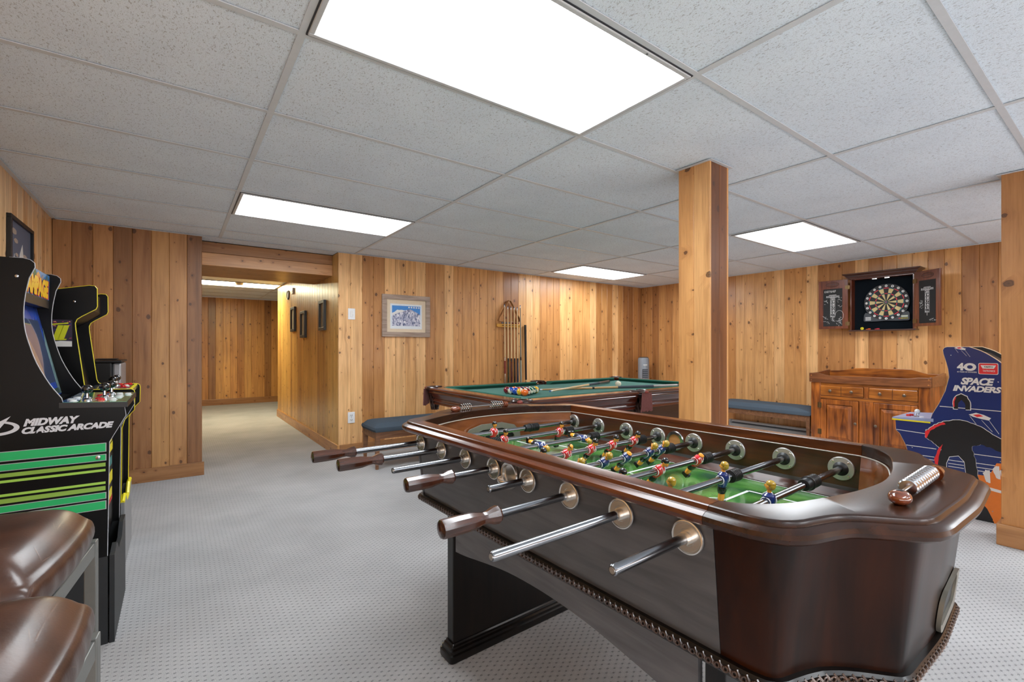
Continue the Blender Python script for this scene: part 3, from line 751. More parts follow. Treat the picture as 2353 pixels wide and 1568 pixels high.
# carved rope moulding round the foot of the cabinet
def rope_path():
    P = offset(S_out, -0.033); Q = offset(N_out, 0.045)
    pts = [Vector((0.0, 0.018, 0)), Vector((0.6, 0.018, 0))]+P+[Vector((0.5, 2*VC-0.018, 0))]+Q[::-1]
    return pts
RP = rope_path(); RP = RP+[RP[0]]
ds = [0]
for i in range(1, len(RP)): ds.append(ds[-1]+(RP[i]-RP[i-1]).length)
n_u = int(ds[-1]/0.0150); rp = MB(); st = MB(); i = 0
path_s = []
for k in range(n_u):
    t = ds[-1]*k/n_u
    while i < len(ds)-2 and ds[i+1] < t: i += 1
    p = RP[i].lerp(RP[i+1], (t-ds[i])/max(1e-9, ds[i+1]-ds[i])); d = (RP[i+1]-RP[i]).normalized(); nn = Vector((d.y, -d.x, 0))
    path_s.append((p, d, nn))
for p, d, nn in path_s:
    c = p+nn*0.010+Vector((0, 0, 0.594))
    rp.torus(c+nn*0.0005, nn, 0.0042, 0.0016, 8, 4)
    a = c+d*0.0075-nn*0.001
    rp.tube([a-d*0.005+Vector((0, 0, 0.0075))-nn*0.002, a+nn*0.001, a+d*0.005-Vector((0, 0, 0.0075))-nn*0.002], [0.0022, 0.0034, 0.0022], 5)
M_rope = stained('carved_moulding', (46, 30, 22), (84, 60, 46), 'X', 0.32, 0.5, 3)
o = rp.build('rope_carving', M_rope, T, True); tag(o, kind='stuff', label='carved twisted rope moulding')
rings = []
for p, d, nn in path_s:
    rings.append([p+nn*a_+Vector((0, 0, z)) for a_, z in ((-0.012, 0.583), (0.006, 0.583), (0.009, 0.588), (0.009, 0.600), (0.005, 0.605), (-0.012, 0.606))])
MB().loft(rings, cu=True).build('moulding_band', M_leg, T, True)

# interior
PF = 0.722
def inner_wall(path, sign, mat, name, z0=PF-0.004, z1=0.842, flare=0.0):
    A = offset(path, -0.003*sign); B = offset(path, (0.010)*sign); A0 = offset(path, (-0.003-flare)*sign)
    rings = [[Vector((A[i].x, A[i].y, z1)), Vector((A0[i].x, A0[i].y, z0)), Vector((B[i].x, B[i].y, z0)), Vector((B[i].x, B[i].y, z1))] for i in range(len(path))]
    return MB().loft(rings).build(name, mat, T, smooth=True)
inner_wall(S_in, 1, M_inner_end, 'inner_end_wall', flare=0.012); inner_wall(N_in, -1, M_inner_end, 'inner_end_wall', flare=0.012)
inner_wall([Vector((-0.02+1.1*k/4, 0.024, 0)) for k in range(5)], 1, M_inner, 'inner_side_wall')
inner_wall([Vector((-0.02+1.1*k/4, 0.7625, 0)) for k in range(5)], -1, M_inner, 'inner_side_wall')
for pth, sg in (([Vector((-0.02+1.1*k/4, 0.7595, 0)) for k in range(5)], 1), (offset(S_in, -0.004), 1), (offset(N_in, 0.004), 1)):
    MB().tube([p+Vector((0, 0, 0.8425)) for p in pth], 0.0018, 6).build('pale_bead', M_line, T, True)
# dark curbs beside the field and the sloped corners
MB().prism([(0.7625, PF-0.002), (0.7625, PF+0.022), (0.728, PF+0.003), (0.728, PF-0.002)], lambda p, d: (d, p[0], p[1]), -0.03, 1.09).build('field_curb', M_inner, T)
MB().prism([(0.020, PF-0.002), (0.020, PF+0.022), (0.055, PF+0.003), (0.055, PF-0.002)], lambda p, d: (d, p[0], p[1]), -0.03, 1.09).build('field_curb', M_inner, T)
M_field = field_mat()
fld = MB()
N_f = [(p.x, p.y) for p in offset(N_in, 0.002)]; S_f = [(p.x, p.y) for p in offset(S_in, -0.002)]
outl = N_f[::-1]+S_f
outl = [(min(max(u, -0.125), 1.175), v) for u, v in outl]
MB().prism(outl, lambda p, d: (p[0], p[1], d), PF-0.006, PF).build('playing_field', M_field, T)
for (a, b) in (((1.02, 0.052), (1.155, 0.15)), ((1.02, 0.728), (1.155, 0.63)), ((0.03, 0.728), (-0.105, 0.63)), ((0.03, 0.052), (-0.105, 0.15))):
    cx_ = b[0]; cy_ = a[1]
    MB().add([(a[0], a[1], PF), (b[0], b[1], PF), (cx_, cy_, PF+0.03), (a[0], a[1], PF+0.022*0), (cx_, cy_, PF-0.001), (b[0], b[1], PF+0.02)], [(0, 1, 2), (1, 5, 2)]).build('corner_ramp', M_leg, T)
M_mark = plain('white_field_line', (228, 232, 230), 0.25)
fm = MB()
def fline(a, b, w=0.009):
    a = Vector((a[0], a[1], 0)); b = Vector((b[0], b[1], 0)); d = (b-a).normalized(); n = Vector((-d.y, d.x, 0))*w/2
    fm.add([a-n+Vector((0,0,PF+.0006)), b-n+Vector((0,0,PF+.0006)), b+n+Vector((0,0,PF+.0006)), a+n+Vector((0,0,PF+.0006))], [(0, 1, 2, 3)])
for s in (0, 1):
    Q = (lambda u: u) if s == 0 else (lambda u: 1.036-u)
    for (a, b) in (((1.17, 0.174), (0.854, 0.174)), ((0.854, 0.174), (0.854, 0.606)), ((0.854, 0.606), (1.17, 0.606)), ((1.17, 0.26), (1.03, 0.26)), ((1.03, 0.26), (1.03, 0.52)), ((1.03, 0.52), (1.17, 0.52))):
        fline((Q(a[0]), a[1]), (Q(b[0]), b[1]))
    arc = [(Q(0.854-0.055*math.sin(PI*k/10)), VC-0.09*math.cos(PI*k/10)) for k in range(11)]
    for a, b in zip(arc, arc[1:]): fline(a, b, 0.005)
fline((0.518, 0.06), (0.518, 0.725)); fline((0.0, 0.725), (1.04, 0.725), 0.004)
cc = [(0.518+0.1*math.cos(2*PI*k/28), VC+0.1*math.sin(2*PI*k/28)) for k in range(29)]
for a, b in zip(cc, cc[1:]): fline(a, b, 0.006)
fm.build('field_lines', M_mark, T)
# goals
M_goal = plain('dull_goal_metal', (136, 132, 122), 0.42, 0.6)
def goal(u, s):
    g = MB(); 
    arch = [(-0.150, 0.0), (-0.145, 0.045), (-0.115, 0.076), (-0.055, 0.091), (0.055, 0.091), (0.115, 0.076), (0.145, 0.045), (0.150, 0.0)]
    inn = [(-0.118, 0.0), (-0.114, 0.034), (-0.09, 0.056), (-0.05, 0.068), (0.05, 0.068), (0.09, 0.056), (0.114, 0.034), (0.118, 0.0)]
    P = arch+inn[::-1]
    n = len(arch)
    curve = lambda v: u+s*(-0.22*(v*v))*1.0                 # follows the bowed end wall
    vs = []; fs = []
    for d in (0.0, 0.008):
        for (v, z) in arch+inn: vs.append((curve(v)-s*(0.012+d), VC+v, PF+z))
    N2 = 2*n
    for k in range(n-1):
        fs.append((k, k+1, n+k+1, n+k)); fs.append((N2+k, N2+k+1, N2+n+k+1, N2+n+k))
        fs.append((k, k+1, N2+k+1, N2+k)); fs.append((n+k, n+k+1, N2+n+k+1, N2+n+k))
    g.add(vs, fs); go = g.build('goal_frame', M_goal, T)
    mo = MB().prism(inn, lambda p, d: (curve(p[0])-s*d, VC+p[0], PF+p[1]), 0.010, 0.0105).build('goal_mouth', M_black, go)
    for vv in (-0.07, -0.035, 0, 0.035, 0.07):
        MB().box(*sorted((curve(vv)-s*0.011, curve(vv)-s*0.014)), VC+vv-0.002, VC+vv+0.002, PF, PF+0.058).build('goal_rib', M_goal, go)
goal(1.205, 1); goal(-0.138, -1)

# bearings
def outer_bearing(u, v, s):
    b = MB(); c = Vector((u, v-0.003 if s < 0 else v, 0.80))
    A = Vector((0, s, 0))
    p = [(0, 0.0295), (0.10, 0.0308), (0.22, 0.0300), (0.25, 0.0282), (0.12, 0.0266), (0.12, 0.0250), (0.19, 0.0244), (0.19, 0.0152), (0.15, 0.0144), (0.15, 0.0118), (1.0, 0.0116), (1.0, 0.0095)]
    b.lathe(c, c+A*0.02, p, 32)
    return b.build('bearing_plate', M_nickel, T, True)
def inner_bearing(u, v, s):
    c = Vector((u, v, 0.80)); A = Vector((0, s, 0))
    b = MB().lathe(c, c+A*0.01, [(0, 0.0325), (0.35, 0.0325), (0.55, 0.031), (0.62, 0.019), (0.4, 0.018)], 32)
    o = b.build('bearing_ring', M_brushed, T, True)
    MB().lathe(c, c+A*0.014, [(0, 0.020), (0.5, 0.019), (0.9, 0.013), (1, 0.0095)], 24).build('bushing', M_rubber, o, True)
    k = MB()
    for q in range(4):
        a = PI/4+q*PI/2
        cc_ = c+Vector((math.cos(a)*0.0255, 0, math.sin(a)*0.0255))+A*0.0055
        k.ell(cc_, (0.0038, 0.002, 0.0038), 8, 4)
    k.build('screws', M_nickel, o, True)
for k in range(8):
    outer_bearing(k*0.148, 0.0, -1); outer_bearing(k*0.148, 0.78, 1)
    inner_bearing(k*0.148, 0.7595, -1); inner_bearing(k*0.148, 0.0275, 1)
# ball entry cup (near side) and its ring (far side)
c = Vector((0.518, -0.002, 0.798)); A = Vector((0, -1, 0))
o = MB().lathe(c, c+A*0.008, [(0, 0.034), (0.6, 0.035), (1, 0.0335), (0.8, 0.028), (0.1, 0.026), (0.1, 0.001)], 32, caps=False).build('ball_entry_ring', M_nickel, T, True)
cup = MB(); rings = []
for i in range(9):
    a = PI*i/8                                        # half bowl that bulges outwards
    rings.append([Vector((0.518+0.030*math.cos(b_)*1.0, -0.004-0.034*math.sin(a)*max(0.001, math.sin(-b_)) if False else -0.004-0.034*abs(math.sin(b_))*math.sin(a*0.5+0.0001), 0.795+0.006-0.030*math.sin(a*0.5)*1.0)) for b_ in [PI*j/12 for j in range(13)]])
bowl = MB()
rows = []
for i in range(8):
    th = (PI/2)*i/7                                   # 0 rim (level) .. down to the wall
    rows.append([(0.518+0.033*math.cos(ph), -0.004-0.036*math.sin(ph)*math.cos(th), 0.790-0.030*math.sin(ph)*math.sin(th)) for ph in [PI*j/14 for j in range(15)]])
bowl.loft(rows, cv=False, caps=False)
bo = bowl.build('ball_cup', M_nickel, o, True); sm = bo.modifiers.new('thick', 'SOLIDIFY'); sm.thickness = 0.0025
c = Vector((0.518, 0.7595, 0.795))
MB().lathe(c, c+A*0.008, [(0, 0.036), (0.5, 0.036), (0.9, 0.034), (0.9, 0.024), (-0.5, 0.023)], 32, caps=False).build('ball_entry_ring', M_chrome, T, True)
MB().cyl(c+Vector((0, 0.0005, 0)), c+A*0.0032, 0.0245, n=24).build('ball_entry_hole', stained('honey_panel', (150, 100, 56), (190, 134, 84)), T)

# rods
M_skin = plain('orange_skin_paint', (244, 166, 60), 0.22, coat=0.6, noise=0.02)
M_hairb = plain('black_gloss_paint', (20, 20, 22), 0.15, coat=0.7)
M_hairg = plain('gold_gloss_paint', (176, 144, 46), 0.2, coat=0.7)
M_shred = plain('red_shirt_paint', (206, 24, 36), 0.2, coat=0.7)
M_shblue = plain('blue_shirt_paint', (26, 44, 104), 0.2, coat=0.7)
M_collar = plain('white_collar_paint', (225, 225, 225), 0.3)
def man_mesh(shirt, hair, head='full'):
    """rod at the origin along y; the figure faces +x; 0 skin 1 hair 2 shirt 3 black 4 white"""
    b = MB(); yy = Matrix.Rotation(0, 3, 'Z')
    b.loft([[(x*k_[1], y*k_[2], k_[0]) for x, y in [(math.cos(a*PI/8), math.sin(a*PI/8)) for a in range(16)]] for k_ in
            [(-0.019, 0.0095, 0.0125), (-0.012, 0.0115, 0.0135), (-0.003, 0.013, 0.0145), (0.008, 0.0135, 0.0165), (0.014, 0.0115, 0.0155), (0.0185, 0.0075, 0.0085), (0.020, 0.0055, 0.006)]], m=2)
    for s in (-1, 1): b.torus((0, s*0.0145, 0), (0, 1, 0), 0.0102, 0.0016, 18, 6, 4)
    b.lathe((0, -0.0165, 0), (0, 0.0165, 0), [(0, 0.0098), (0.5, 0.0125), (1, 0.0098)], 16, 2)
    for s in (-1, 1):                                     # v collar
        b.tube([(0.0045, s*0.006, 0.0195), (0.0105, s*0.0045, 0.0150), (0.0135, 0, 0.007)], 0.0011, 5, m=4)
    b.cyl((0, 0, 0.017), (0.0005, 0, 0.026), 0.0048, 0.0046, 10, 0)
    if head != 'none':
        b.ell((0.0010, 0, 0.0335), (0.0088, 0.0076, 0.0105), 14, 10, m=0)
        b.ell((0.0103, 0, 0.0325), (0.0022, 0.0015, 0.0028), 8, 5, m=0)      # nose
        for s in (-1, 1):
            b.ell((0.0005, s*0.0077, 0.0335), (0.002, 0.0012, 0.0028), 8, 5, m=0)   # ears
            b.ell((0.0089, s*0.0030, 0.0357), (0.0012, 0.0014, 0.0008), 6, 4, m=3)   # eyes
        b.ell((0.0094, 0, 0.0278), (0.0010, 0.0024, 0.0007), 6, 4, m=2)      # mouth
        if head == 'full':
            b.ell((-0.0018, 0, 0.0385), (0.0104, 0.0092, 0.0085), 14, 8, m=1)
            b.ell((-0.0052, 0, 0.0345), (0.0068, 0.0086, 0.0095), 12, 8, m=1)
        else:
            b.torus((0, 0, 0.0385), (0.25, 0, 1), 0.0076, 0.0016, 16, 6, 1)
            b.ell((-0.0050, 0, 0.034), (0.0058, 0.0074, 0.0055), 12, 6, m=1)
            b.cyl((0, 0, 0.0384), (0, 0, 0.0392), 0.0072, n=14, m=4)
    else:
        b.torus((0, 0, 0.0225), (0, 0, 1), 0.006, 0.0026, 14, 6, 0)
    b.loft([[(x*k_[1]+k_[3], y*k_[2], k_[0]) for x, y in [(math.cos(a*PI/7), math.sin(a*PI/7)) for a in range(14)]] for k_ in
            [(-0.036, 0.0085, 0.0115, 0.0), (-0.030, 0.0105, 0.0130, 0.0), (-0.022, 0.0105, 0.0132, 0), (-0.016, 0.009, 0.012, 0)]], m=3)
    b.loft([[(x*k_[1]+k_[3], y*k_[2], k_[0]) for x, y in [(math.cos(a*PI/6), math.sin(a*PI/6)) for a in range(12)]] for k_ in
            [(-0.056, 0.0060, 0.0085, 0.0005), (-0.050, 0.0078, 0.0100, 0), (-0.044, 0.0078, 0.0100, 0), (-0.035, 0.0072, 0.0100, 0)]], m=0)
    b.box(-0.0075, 0.0115, -0.0100, 0.0100, -0.0650, -0.0545, m=3)
    b.ell((0.009, 0, -0.060), (0.0055, 0.0100, 0.0050), 10, 6, m=3)
    return b.mesh('player', [M_skin, hair, shirt, M_hairb, M_collar], smooth=True)
MEN = {('r', 'full'): man_mesh(M_shred, M_hairb), ('r', 'cut'): man_mesh(M_shred, M_hairb, 'cut'), ('r', 'none'): man_mesh(M_shred, M_hairb, 'none'),
       ('b', 'full'): man_mesh(M_shblue, M_hairg), ('b', 'none'): man_mesh(M_shblue, M_hairg, 'none')}
def bumper_mesh(collar):
    b = MB(); y = 0.0
    if collar: b.lathe((0, -0.030, 0), (0, 0, 0), [(0, 0.0135), (0.15, 0.0148), (0.8, 0.0148), (0.85, 0.018), (1, 0.018)], 20); 
    for k in range(6): b.lathe((0, 0.0068*k, 0), (0, 0.0068*(k+1), 0), [(0, 0.0125), (0.25, 0.0165), (0.7, 0.0165), (1, 0.0125)], 18)
    return b.mesh('bumper', M_rubber, smooth=True)
BUMP = {True: bumper_mesh(True), False: bumper_mesh(False)}
M_handle_me = MB().lathe((0, -0.132, 0), (0, 0, 0), [(0, 0.0125), (0.012, 0.0172), (0.04, 0.0182), (0.30, 0.0182), (0.52, 0.0172), (0.68, 0.0128), (0.78, 0.0118), (0.90, 0.0175), (0.97, 0.0185), (1.0, 0.0165)], 10).mesh('handle', M_handle)
M_handle_me.shade_smooth(); M_handle_me.set_sharp_from_angle(angle=math.radians(24))
RODS = [  # near end v, handle?, team, tilt (deg), [(v, head)], [(bumper v, collar)]
 (-0.370, True, 'r', 14, [(0.311, 'full')], [(0.50, True)]),
 (-0.339, True, 'r', 24, [(0.250, 'full'), (0.527, 'full')], [(0.558, False), (0.190, False)]),
 (-0.238, False, 'b', 96, [(0.175, 'full'), (0.297, 'full'), (0.503, 'full')], [(0.545, False)]),
 (-0.268, True, 'r', 38, [(0.162, 'full'), (0.274, 'cut'), (0.388, 'full'), (0.492, 'full'), (0.610, 'full')], [(0.632, False)]),
 (-0.125, False, 'b', 40, [(0.165, 'full'), (0.279, 'full'), (0.381, 'none'), (0.495, 'full'), (0.556, 'full')], [(0.585, False)]),
 (-0.335, True, 'r', 38, [(0.160, 'full'), (0.336, 'full'), (0.528, 'none')], [(0.556, False)]),
 (-0.325, False, 'b', 5, [(0.165, 'full'), (0.397, 'full')], [(0.432, False)]),
 (-0.207, False, 'b', 5, [(0.312, 'full')], [(0.530, True)]),
]
for k, (ve, hd, team, tilt, men, bumps) in enumerate(RODS):
    # teams face each other along the table
    vend = ve+0.12 if hd else ve
    far = 0.83 if hd else 1.10
    root = empty('rod', (k*0.148, 0, 0.80)); root.parent = T
    b = MB(); b.lathe((0, vend, 0), (0, far, 0), [(0, 0.0070), (0.002, 0.0086), (1.0, 0.0086)], 20)
    b.build('bar', M_rod, root, True)
    if not hd:
        MB().lathe((0, ve-0.0008, 0), (0, ve+0.004, 0), [(0, 0.0052), (0.3, 0.0052), (0.4, 0.0074), (1, 0.0076)], 16).build('open_end', M_nickel, root, True)
    if hd: obj('handle', M_handle_me, root, loc=(0, ve+0.132, 0))
    else: obj('handle', M_handle_me, root, loc=(0, 0.985, 0), rot=(PI, 0, 0))
    face = 0 if team == 'r' else PI
    for v, hdk in men:
        mo = obj('player', MEN[(team, hdk)], root, loc=(0, v, 0))
        m3 = Matrix.Rotation(math.radians(tilt), 4, 'Y') @ Matrix.Rotation(face, 4, 'Z')
        mo.rotation_euler = m3.to_euler()
    for v, cl in bumps: obj('bumper', BUMP[cl], root, loc=(0, v, 0))

# bead scorers on both end rails
M_knob = stained('glossy_walnut_knob', (84, 36, 16), (134, 66, 34), 'X', 0.12, 1.0, 3)
def scorer(u, v0, v1, beads):
    root = empty('score_counter', (u, 0, ZT)); root.parent = T
    z = 0.018
    k = MB(); k.ell((0, v0, 0.011), (0.0165, 0.021, 0.0125), 20, 12); ko = k.build('knob', M_knob, root, True)
    MB().ell((0, v0, 0.0225), (0.006, 0.006, 0.0016), 12, 5).build('plug', M_black, root, True)
    MB().cyl((0, v1-0.008, 0.011), (0, v1+0.015, 0.011), 0.0150, 0.0135, 20).build('end_cap', M_knob, root, True)
    MB().cyl((0, v0, z), (0, v1, z), 0.0028, n=10).build('wire', M_chrome, root, True)
    me = MB().lathe((0, 0, 0), (0, 0.0105, 0), [(0, 0.006), (0.02, 0.0125), (0.2, 0.0148), (0.75, 0.0148), (0.95, 0.0125), (1, 0.006)], 24).mesh('bead', M_chrome, True)
    for v in beads: obj('bead', me, root, loc=(0, v, z))
def coil(u, v0, v1, groups):
    root = empty('score_counter', (u, 0, ZT)); root.parent = T
    MB().ell((0, v0, 0.010), (0.0125, 0.024, 0.0125), 20, 12).build('knob', M_knob, root, True)
    MB().cyl((0, v1-0.008, 0.011), (0, v1+0.012, 0.011), 0.0125, 0.0115, 20).build('end_cap', M_knob, root, True)
    MB().cyl((0, v0, 0.014), (0, v1, 0.014), 0.0022, n=8).build('wire', M_chrome, root, True)
    me = MB().torus((0, 0, 0), (0, 1, 0), 0.0125, 0.0024, 20, 6).mesh('ring_bead', M_chrome, True)
    for a, n in groups:
        for i in range(n): obj('ring_bead', me, root, loc=(0, a+i*0.0105, 0.014))
scorer(1.277, 0.243, 0.492, [0.293+0.0152*i for i in range(11)])
coil(-0.163, 0.235, 0.487, [(0.262, 5), (0.416, 6)])
# ball return in the end panel
rr = [(-0.108+VC+0.108, 0.0)]
def rrect(w, h, r, n=5):
    out = []
    for (cx_, cy_, a0) in ((w-r, h-r, 0), (-w+r, h-r, PI/2), (-w+r, -h+r, PI), (w-r, -h+r, 1.5*PI)):
        for k in range(n): out.append((cx_+r*math.cos(a0+PI/2*k/(n-1)), cy_+r*math.sin(a0+PI/2*k/(n-1))))
    return out
def s_u(v):
    best = None
    for a, b in zip(S_out, S_out[1:]):
        if min(a.y, b.y) <= v <= max(a.y, b.y) and a.x > 1.2:
            u = a.x+(b.x-a.x)*((v-a.y)/(b.y-a.y) if abs(b.y-a.y) > 1e-9 else 0)
            best = u if best is None else max(best, u)
    return best or 1.30
def facep(v, z):                                      # on the sloped end face
    t = (0.8385-z)/(0.8385-0.603); return s_u(v)-0.011-0.026*t
oc = rrect(0.094, 0.040, 0.03); ic = rrect(0.082, 0.029, 0.022)
vs = []
for pts, dx in ((oc, 0.001), (oc, 0.008), (ic, 0.006), (ic, 0.0005)):
    vs.append([(facep(0.47+v, 0.65+z)+dx, 0.47+v, 0.648+z) for v, z in pts])
br = MB().loft(vs, caps=False).build('ball_return_frame', M_goal, T, True)
MB().prism(ic, lambda p, d: (facep(0.47+p[0], 0.65+p[1])+d, 0.47+p[0], 0.648+p[1]), 0.0005, 0.0015).build('ball_return_hole', M_black, br)

# legs: panel, foot moulding, arched aprons
def leg(u0, u1):
    root = empty('leg', ((u0+u1)/2, VC, 0)); root.parent = T
    hu = (u1-u0)/2
    MB().box(-hu, hu, -0.282, 0.282, 0.05, 0.603).build('leg_panel', M_leg, root, bevel=0.003)
    prof = [(0.000, 0.060), (0.004, 0.060), (0.006, 0.054), (0.011, 0.050), (0.011, 0.044), (0.018, 0.040), (0.018, 0.030), (0.024, 0.026), (0.024, 0.006), (0.022, 0.0), (-0.01, 0.0)]
    rings = []
    for o_, z in prof:
        P_ = rrect(hu+o_, 0.283+o_*0.9, max(0.003, 0.004+o_*0.4), 4)
        rings.append([(a_, b_, z) for a_, b_ in P_])
    MB().loft(rings).build('foot_moulding', M_leg, root, True)
leg(-0.010, 0.032); leg(1.004, 1.046)
arch = [(0.05, 0.40), (0.12, 0.408), (0.22, 0.425), (0.36, 0.445), (0.518, 0.452), (0.68, 0.445), (0.82, 0.425), (0.92, 0.408), (0.99, 0.40)]
arch = [(p.x, p.y) for p in catmull([Vector((a[0], a[1], 0)) for a in arch], 4)]
for v in (0.108, 0.66):
    MB().prism(arch+[(0.99, 0.603), (0.05, 0.603)], lambda p, d: (p[0], d, p[1]), v, v+0.016).build('apron', M_apron, T)

# ------------------------------------------------------------------ POOL TABLE
M_cherry = stained('cherry_pool_rail', (44, 16, 10), (88, 34, 18), 'X', 0.22, 0.8)
M_cherry_y = stained('cherry_pool_rail_y', (52, 20, 10), (104, 44, 20), 'Y', 0.22, 0.8)
M_apronp = stained('cherry_pool_apron', (20, 10, 8), (46, 22, 16), 'X', 0.28, 0.7)
M_felt = plain('green_felt', (86, 128, 118), 0.95, noise=0.05, nscale=300, spec=0.1)
M_cush = plain('green_cushion_felt', (44, 98, 84), 0.9, noise=0.05, nscale=300, spec=0.15)
M_leather = plain('dark_pocket_leather', (48, 26, 20), 0.3, coat=0.4)
M_leatherred = plain('worn_red_leather', (128, 52, 42), 0.45)
M_tassel = plain('maroon_fringe', (112, 66, 62), 0.8, noise=0.5, nscale=160)
px0, px1, py0, py1, pz = 1.405, 3.82, 0.72, 2.08, 0.80
PT = empty('pool_table', ((px0+px1)/2, (py0+py1)/2, 0), label='green felt pool table with cherry rails behind the foosball table', cat='pool table')
ox, oy = -(px0+px1)/2, -(py0+py1)/2
def P3(x, y, z): return (x+ox, y+oy, z)
pbx = lambda n, x0, x1, y0, y1, z0, z1, mt, bv=0, par=PT: MB().box(x0+ox, x1+ox, y0+oy, y1+oy, z0, z1).build(n, mt, par, bevel=bv)
pbx('slate_bed', px0+0.10, px1-0.10, py0+0.10, py1-0.10, 0.735, 0.770, M_felt)
xm = (px0+px1)/2; pr_ = 0.062
def rail_seg(p0, p1, inward, mat):
    """moulded wooden rail, cap and apron, from p0 to p1"""
    p0 = Vector(p0); p1 = Vector(p1); i_ = Vector(inward)
    prof = [(0.115, 0.770), (0.118, 0.797), (0.112, 0.800), (0.012, 0.800), (0.002, 0.795), (0.0, 0.785), (0.006, 0.776), (0.012, 0.772), (0.006, 0.764), (0.006, 0.756), (0.018, 0.750),
            (0.028, 0.722), (0.040, 0.705), (0.036, 0.698), (0.030, 0.690), (0.034, 0.684), (0.042, 0.680), (0.042, 0.660), (0.075, 0.660), (0.075, 0.740)]
    rings = [[q+i_*a+Vector((0, 0, z)) for a, z in prof] for q in (p0, p1)]
    return MB().loft([[Vector(P3(*v)) for v in r_] for r_ in rings]).build('rail', mat, PT, smooth=False, bevel=0.0015)
rail_seg((px0+pr_, py0, 0), (xm-0.055, py0, 0), (0, 1, 0), M_cherry); rail_seg((xm+0.055, py0, 0), (px1-pr_, py0, 0), (0, 1, 0), M_cherry)
rail_seg((px0+pr_, py1, 0), (xm-0.055, py1, 0), (0, -1, 0), M_cherry); rail_seg((xm+0.055, py1, 0), (px1-pr_, py1, 0), (0, -1, 0), M_cherry)
rail_seg((px0, py0+pr_, 0), (px0, py1-pr_, 0), (1, 0, 0), M_cherry_y); rail_seg((px1, py0+pr_, 0), (px1, py1-pr_, 0), (-1, 0, 0), M_cherry_y)
def cushion(p0, p1, inward):
    p0 = Vector(p0); p1 = Vector(p1); i_ = Vector(inward); d = (p1-p0).normalized()
    prof = [(0.112, 0.770), (0.112, 0.801), (0.128, 0.804), (0.160, 0.800), (0.163, 0.794), (0.140, 0.772)]
    rings = []
    for q, s in ((p0, 1), (p1, -1)):
        rings.append([Vector(P3(*(q+i_*a+d*s*(a-0.11)*0.9+Vector((0, 0, z))))) for a, z in prof])
    return MB().loft(rings).build('cushion', M_cush, PT, smooth=False)
cushion((px0+0.15, py0, 0), (xm-0.06, py0, 0), (0, 1, 0)); cushion((xm+0.06, py0, 0), (px1-0.15, py0, 0), (0, 1, 0))
cushion((px0+0.15, py1, 0), (xm-0.06, py1, 0), (0, -1, 0)); cushion((xm+0.06, py1, 0), (px1-0.15, py1, 0), (0, -1, 0))
cushion((px0, py0+0.15, 0), (px0, py1-0.15, 0), (1, 0, 0)); cushion((px1, py0+0.15, 0), (px1, py1-0.15, 0), (-1, 0, 0))
def pocket(cx_, cy_, dx, dy, tassel):
    """leather horseshoe open towards (dx,dy) with net and fringe below"""
    a0 = math.atan2(dy, dx); R = 0.062
    path = [P3(cx_+R*math.cos(a0+t), cy_+R*math.sin(a0+t), 0.793) for t in [math.radians(50+260*k/18) for k in range(19)]]
    root = MB().tube(path, 0.0155, 10).build('pocket_iron', M_leather, PT, True)
    MB().cyl(P3(cx_, cy_, 0.752), P3(cx_, cy_, 0.774), 0.055, 0.058, 20).build('pocket_hole', M_black, root)
    cone = MB()
    for k in range(10):
        a = 2*PI*k/10
        for s in (-1, 1):
            cone.tube([P3(cx_+math.cos(a+s*t*1.1)*(0.058-0.030*t), cy_+math.sin(a+s*t*1.1)*(0.058-0.030*t), 0.775-0.165*t) for t in (0, 0.2, 0.4, 0.6, 0.8, 1)], 0.0052, 5)
    cone.build('pocket_net', M_leather, root, True)
    fr = MB()
    ax, ay = -math.cos(a0), -math.sin(a0); tx, ty = -ay, ax
    for k in range(13):
        s = (k-6)/6.0
        x_ = cx_+ax*(R+0.016)+tx*s*0.052; y_ = cy_+ay*(R+0.016)+ty*s*0.052
        fr.tube([P3(x_, y_, 0.788), P3(x_+tx*s*0.006, y_+ty*s*0.006, 0.72), P3(x_+tx*s*0.014, y_+ty*s*0.014, 0.648+random.uniform(-.006, .006))], [0.0042, 0.0055, 0.0050], 6)
    tag(fr.build('fringe', M_tassel, root, True), kind='stuff', label='maroon leather fringe')
    pts = []
    MB().ell(P3(cx_+ax*(R+0.010), cy_+ay*(R+0.010), 0.795), (0.020, 0.020, 0.012), 14, 6).build('leather_patch', M_leatherred, root, True)
for (cx_, cy_, dx, dy) in ((px0+0.066, py0+0.066, 1, 1), (xm, py0+0.052, 0, 1), (px1-0.066, py0+0.066, -1, 1), (px0+0.066, py1-0.066, 1, -1), (xm, py1-0.052, 0, -1), (px1-0.066, py1-0.066, -1, -1)):
    pocket(cx_, cy_, dx, dy, True)
pbx('frame_skirt', px0+0.20, px1-0.20, py0+0.13, py1-0.13, 0.50, 0.735, M_apronp, 0.004)
for (lx, ly) in ((px0+0.34, py0+0.27), (px1-0.34, py0+0.27), (px0+0.34, py1-0.27), (px1-0.34, py1-0.27)):
    b = MB().lathe(P3(lx, ly, 0), P3(lx, ly, 0.55), [(0, 0.05), (0.03, 0.065), (0.12, 0.07), (0.18, 0.045), (0.25, 0.05), (0.5, 0.075), (0.7, 0.085), (0.78, 0.06), (0.84, 0.085), (1, 0.085)], 20)
    b.build('leg', M_apronp, PT, True)

